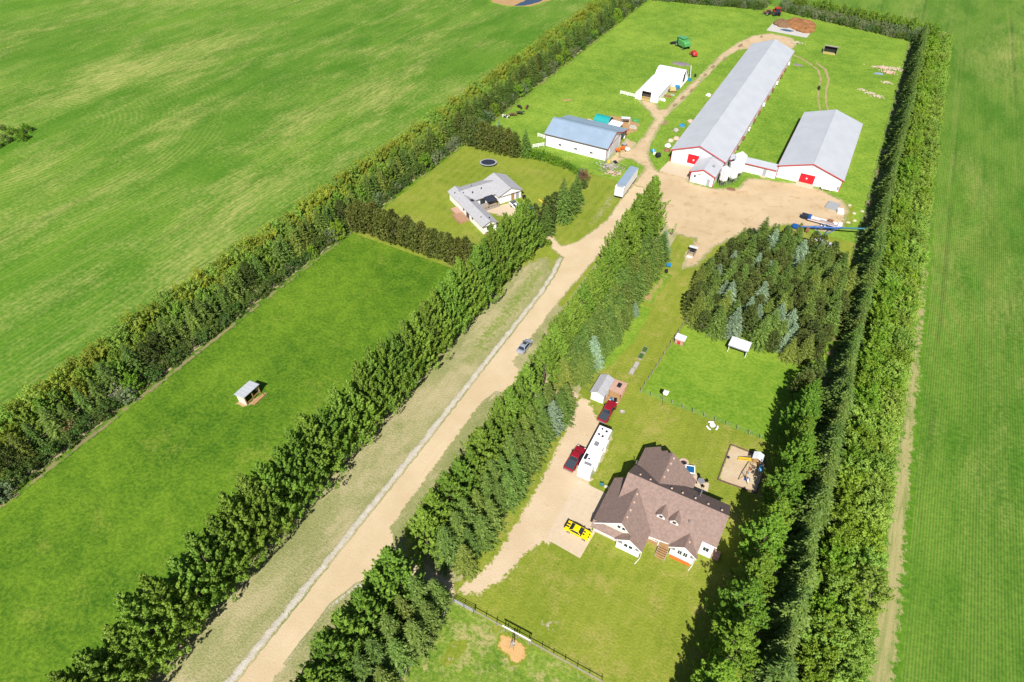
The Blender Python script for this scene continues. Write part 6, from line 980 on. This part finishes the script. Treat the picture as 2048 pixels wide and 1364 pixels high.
for i in range(26):
    x, y, a = U(-60, -53), U(161.5, 168.5), U(0, 3.1); part(t, 'branch', 'wood_grey', CY((x, y, U(.3, .9)), (x+1.6*math.cos(a), y+1.6*math.sin(a), U(.2, .8)), .07, .03, 5))
single('yellow_drum', 'yellow drum against the near right corner of the shed', 'drum', 'yellow_paint', LA((0, 0, 0), [(.5, 0), (.55, .3), (.5, .7)], 12), loc=(-58.6, 168.4)); single('wheelbarrow', 'dark wheelbarrow by the shed corner beside the yellow drum', 'wheelbarrow', 'dark', LOFT([[(-.3, -.5, .35), (.3, -.5, .35), (.3, .4, .35), (-.3, .4, .35)], [(-.45, -.7, .7), (.45, -.7, .7), (.45, .6, .7), (-.45, .6, .7)]]), CY((-.06, .8, .25), (.06, .8, .25), .25, n=10), B(-.4, -.34, -1.4, .7, .5, .56), B(.34, .4, -1.4, .7, .5, .56), loc=(-56.8, 169.2), rz=.8)
for i, (x, y, mm, l) in enumerate(((-60.8, 194.6, 'stone', 'grey stone heap on the grass right of the calf hutch'), (-75.4, 192.0, 'stone_pink', 'pinkish rubble heap left of the teal hut'), (-61.6, 199.6, 'green_paint', 'small green drum on the bare soil by the lane'))): single('rubble_heap', l, 'heap', mm, LUMP((0, 0, 0), (1.3, 1.0), .8, 80+i, 12, 5, .5), loc=(x, y))
for i, (x, y) in enumerate(((9.8, 178.6), (11.4, 174.8), (12.0, 171.0), (10.6, 169.3), (13.2, 177.0))): single('field_stone', f"pale field stone near the barn corner, {ordn(i+1)} of five", 'stone', 'sheet_pale', LUMP((0, 0, 0), (.55, .4), .35, 100+i, 8, 4, .5), loc=(x, y), group='field stones by the barn corner')
# cattle
def hide(name, c1, c2, lo):
    m, nt, b = newmat(name); MATS[name] = m; tc = nd(nt, 'ShaderNodeTexCoord').outputs['Object']; n = noi(nt, tc, 1.6, 1, .4); setin(nt, b.inputs['Base Color'], mixc(nt, rng_(nt, n, lo, lo+.03), c1, c2)); b.inputs['Roughness'].default_value = .7
hide('hide_black', (.012, .011, .01), (.02, .018, .016), .5); hide('hide_brown', (.09, .03, .02), (.12, .04, .025), .5); hide('hide_pied', (.012, .011, .01), (.75, .73, .7), .5)
def cow(label, loc, rz, m, graze=True):
    t = thing('cow', label, 'cow', loc, rz, 'cattle near the left shelterbelt'); v, e, r = [], [], []
    def V(p, rad): v.append(p); r.append(rad); return len(v)-1
    hip = V((0, -.95, 1.05), (.30, .34)); mid = V((0, -.2, .98), (.36, .40)); sh = V((0, .55, 1.05), (.30, .38)); e += [(hip, mid), (mid, sh)]
    nk = V((0, .98, 1.15 if not graze else .95), (.17, .22)); hd = V((0, 1.35, 1.4 if not graze else .45), (.15, .16)); mz = V((0, 1.72, 1.28 if not graze else .15), (.09, .09)); e += [(sh, nk), (nk, hd), (hd, mz)]
    for s in (-1, 1):
        a = V((s*.21, .62, .72), (.13, .13)); b = V((s*.2, .6, .38), (.075, .075)); c = V((s*.2, .62, .03), (.06, .06)); e += [(sh, a), (a, b), (b, c)]
        a = V((s*.21, -.85, .78), (.17, .17)); b = V((s*.21, -1.05, .42), (.08, .08)); c = V((s*.2, -.98, .03), (.06, .06)); e += [(hip, a), (a, b), (b, c)]
        q = V((s*.22, 1.22, 1.46 if not graze else .62), (.05, .03)); e.append((hd, q))
    tl = V((0, -1.3, 1.1), (.05, .05)); t2 = V((0, -1.42, .5), (.04, .04)); e += [(hip, tl), (tl, t2)]
    me = bpy.data.meshes.new('body'); me.from_pydata(v, e, []); me.materials.append(MATS[m]); o = bpy.data.objects.new('body', me); C.objects.link(o); o.parent = t
    md = o.modifiers.new('skin', 'SKIN'); 
    if not me.skin_vertices: me.skin_vertices_new() if hasattr(me, 'skin_vertices_new') else None
    return t, o, r
COWS = [cow('black cow farthest from the shed beside the brown one', (-100.9, 189.4), 1.1, 'hide_black'), cow('reddish brown cow at the right of the upper pair', (-98.6, 190.6), .2, 'hide_brown'), cow('black cow at the right end of the lower group', (-98.4, 185.0), -1.3, 'hide_black', False), cow('brown cow between the black cow and the black and white one', (-100.2, 182.6), -.9, 'hide_brown'), cow('black and white cow nearest the olive pines', (-101.4, 180.2), -1.6, 'hide_pied', False), cow('black cow standing alone in the pasture right of the long barn', (-11.6, 257.2), .3, 'hide_black')]
COWS[-1][0]['group'] = 'cattle'
for t, o, r in COWS:
    bpy.context.view_layer.objects.active = o
    if o.data.skin_vertices:
        for sv, rad in zip(o.data.skin_vertices[0].data, r): sv.radius = rad
        o.data.skin_vertices[0].data[0].use_root = True
    o.modifiers.new('subdivision', 'SUBSURF').levels = 1; o.modifiers[-1].render_levels = 1
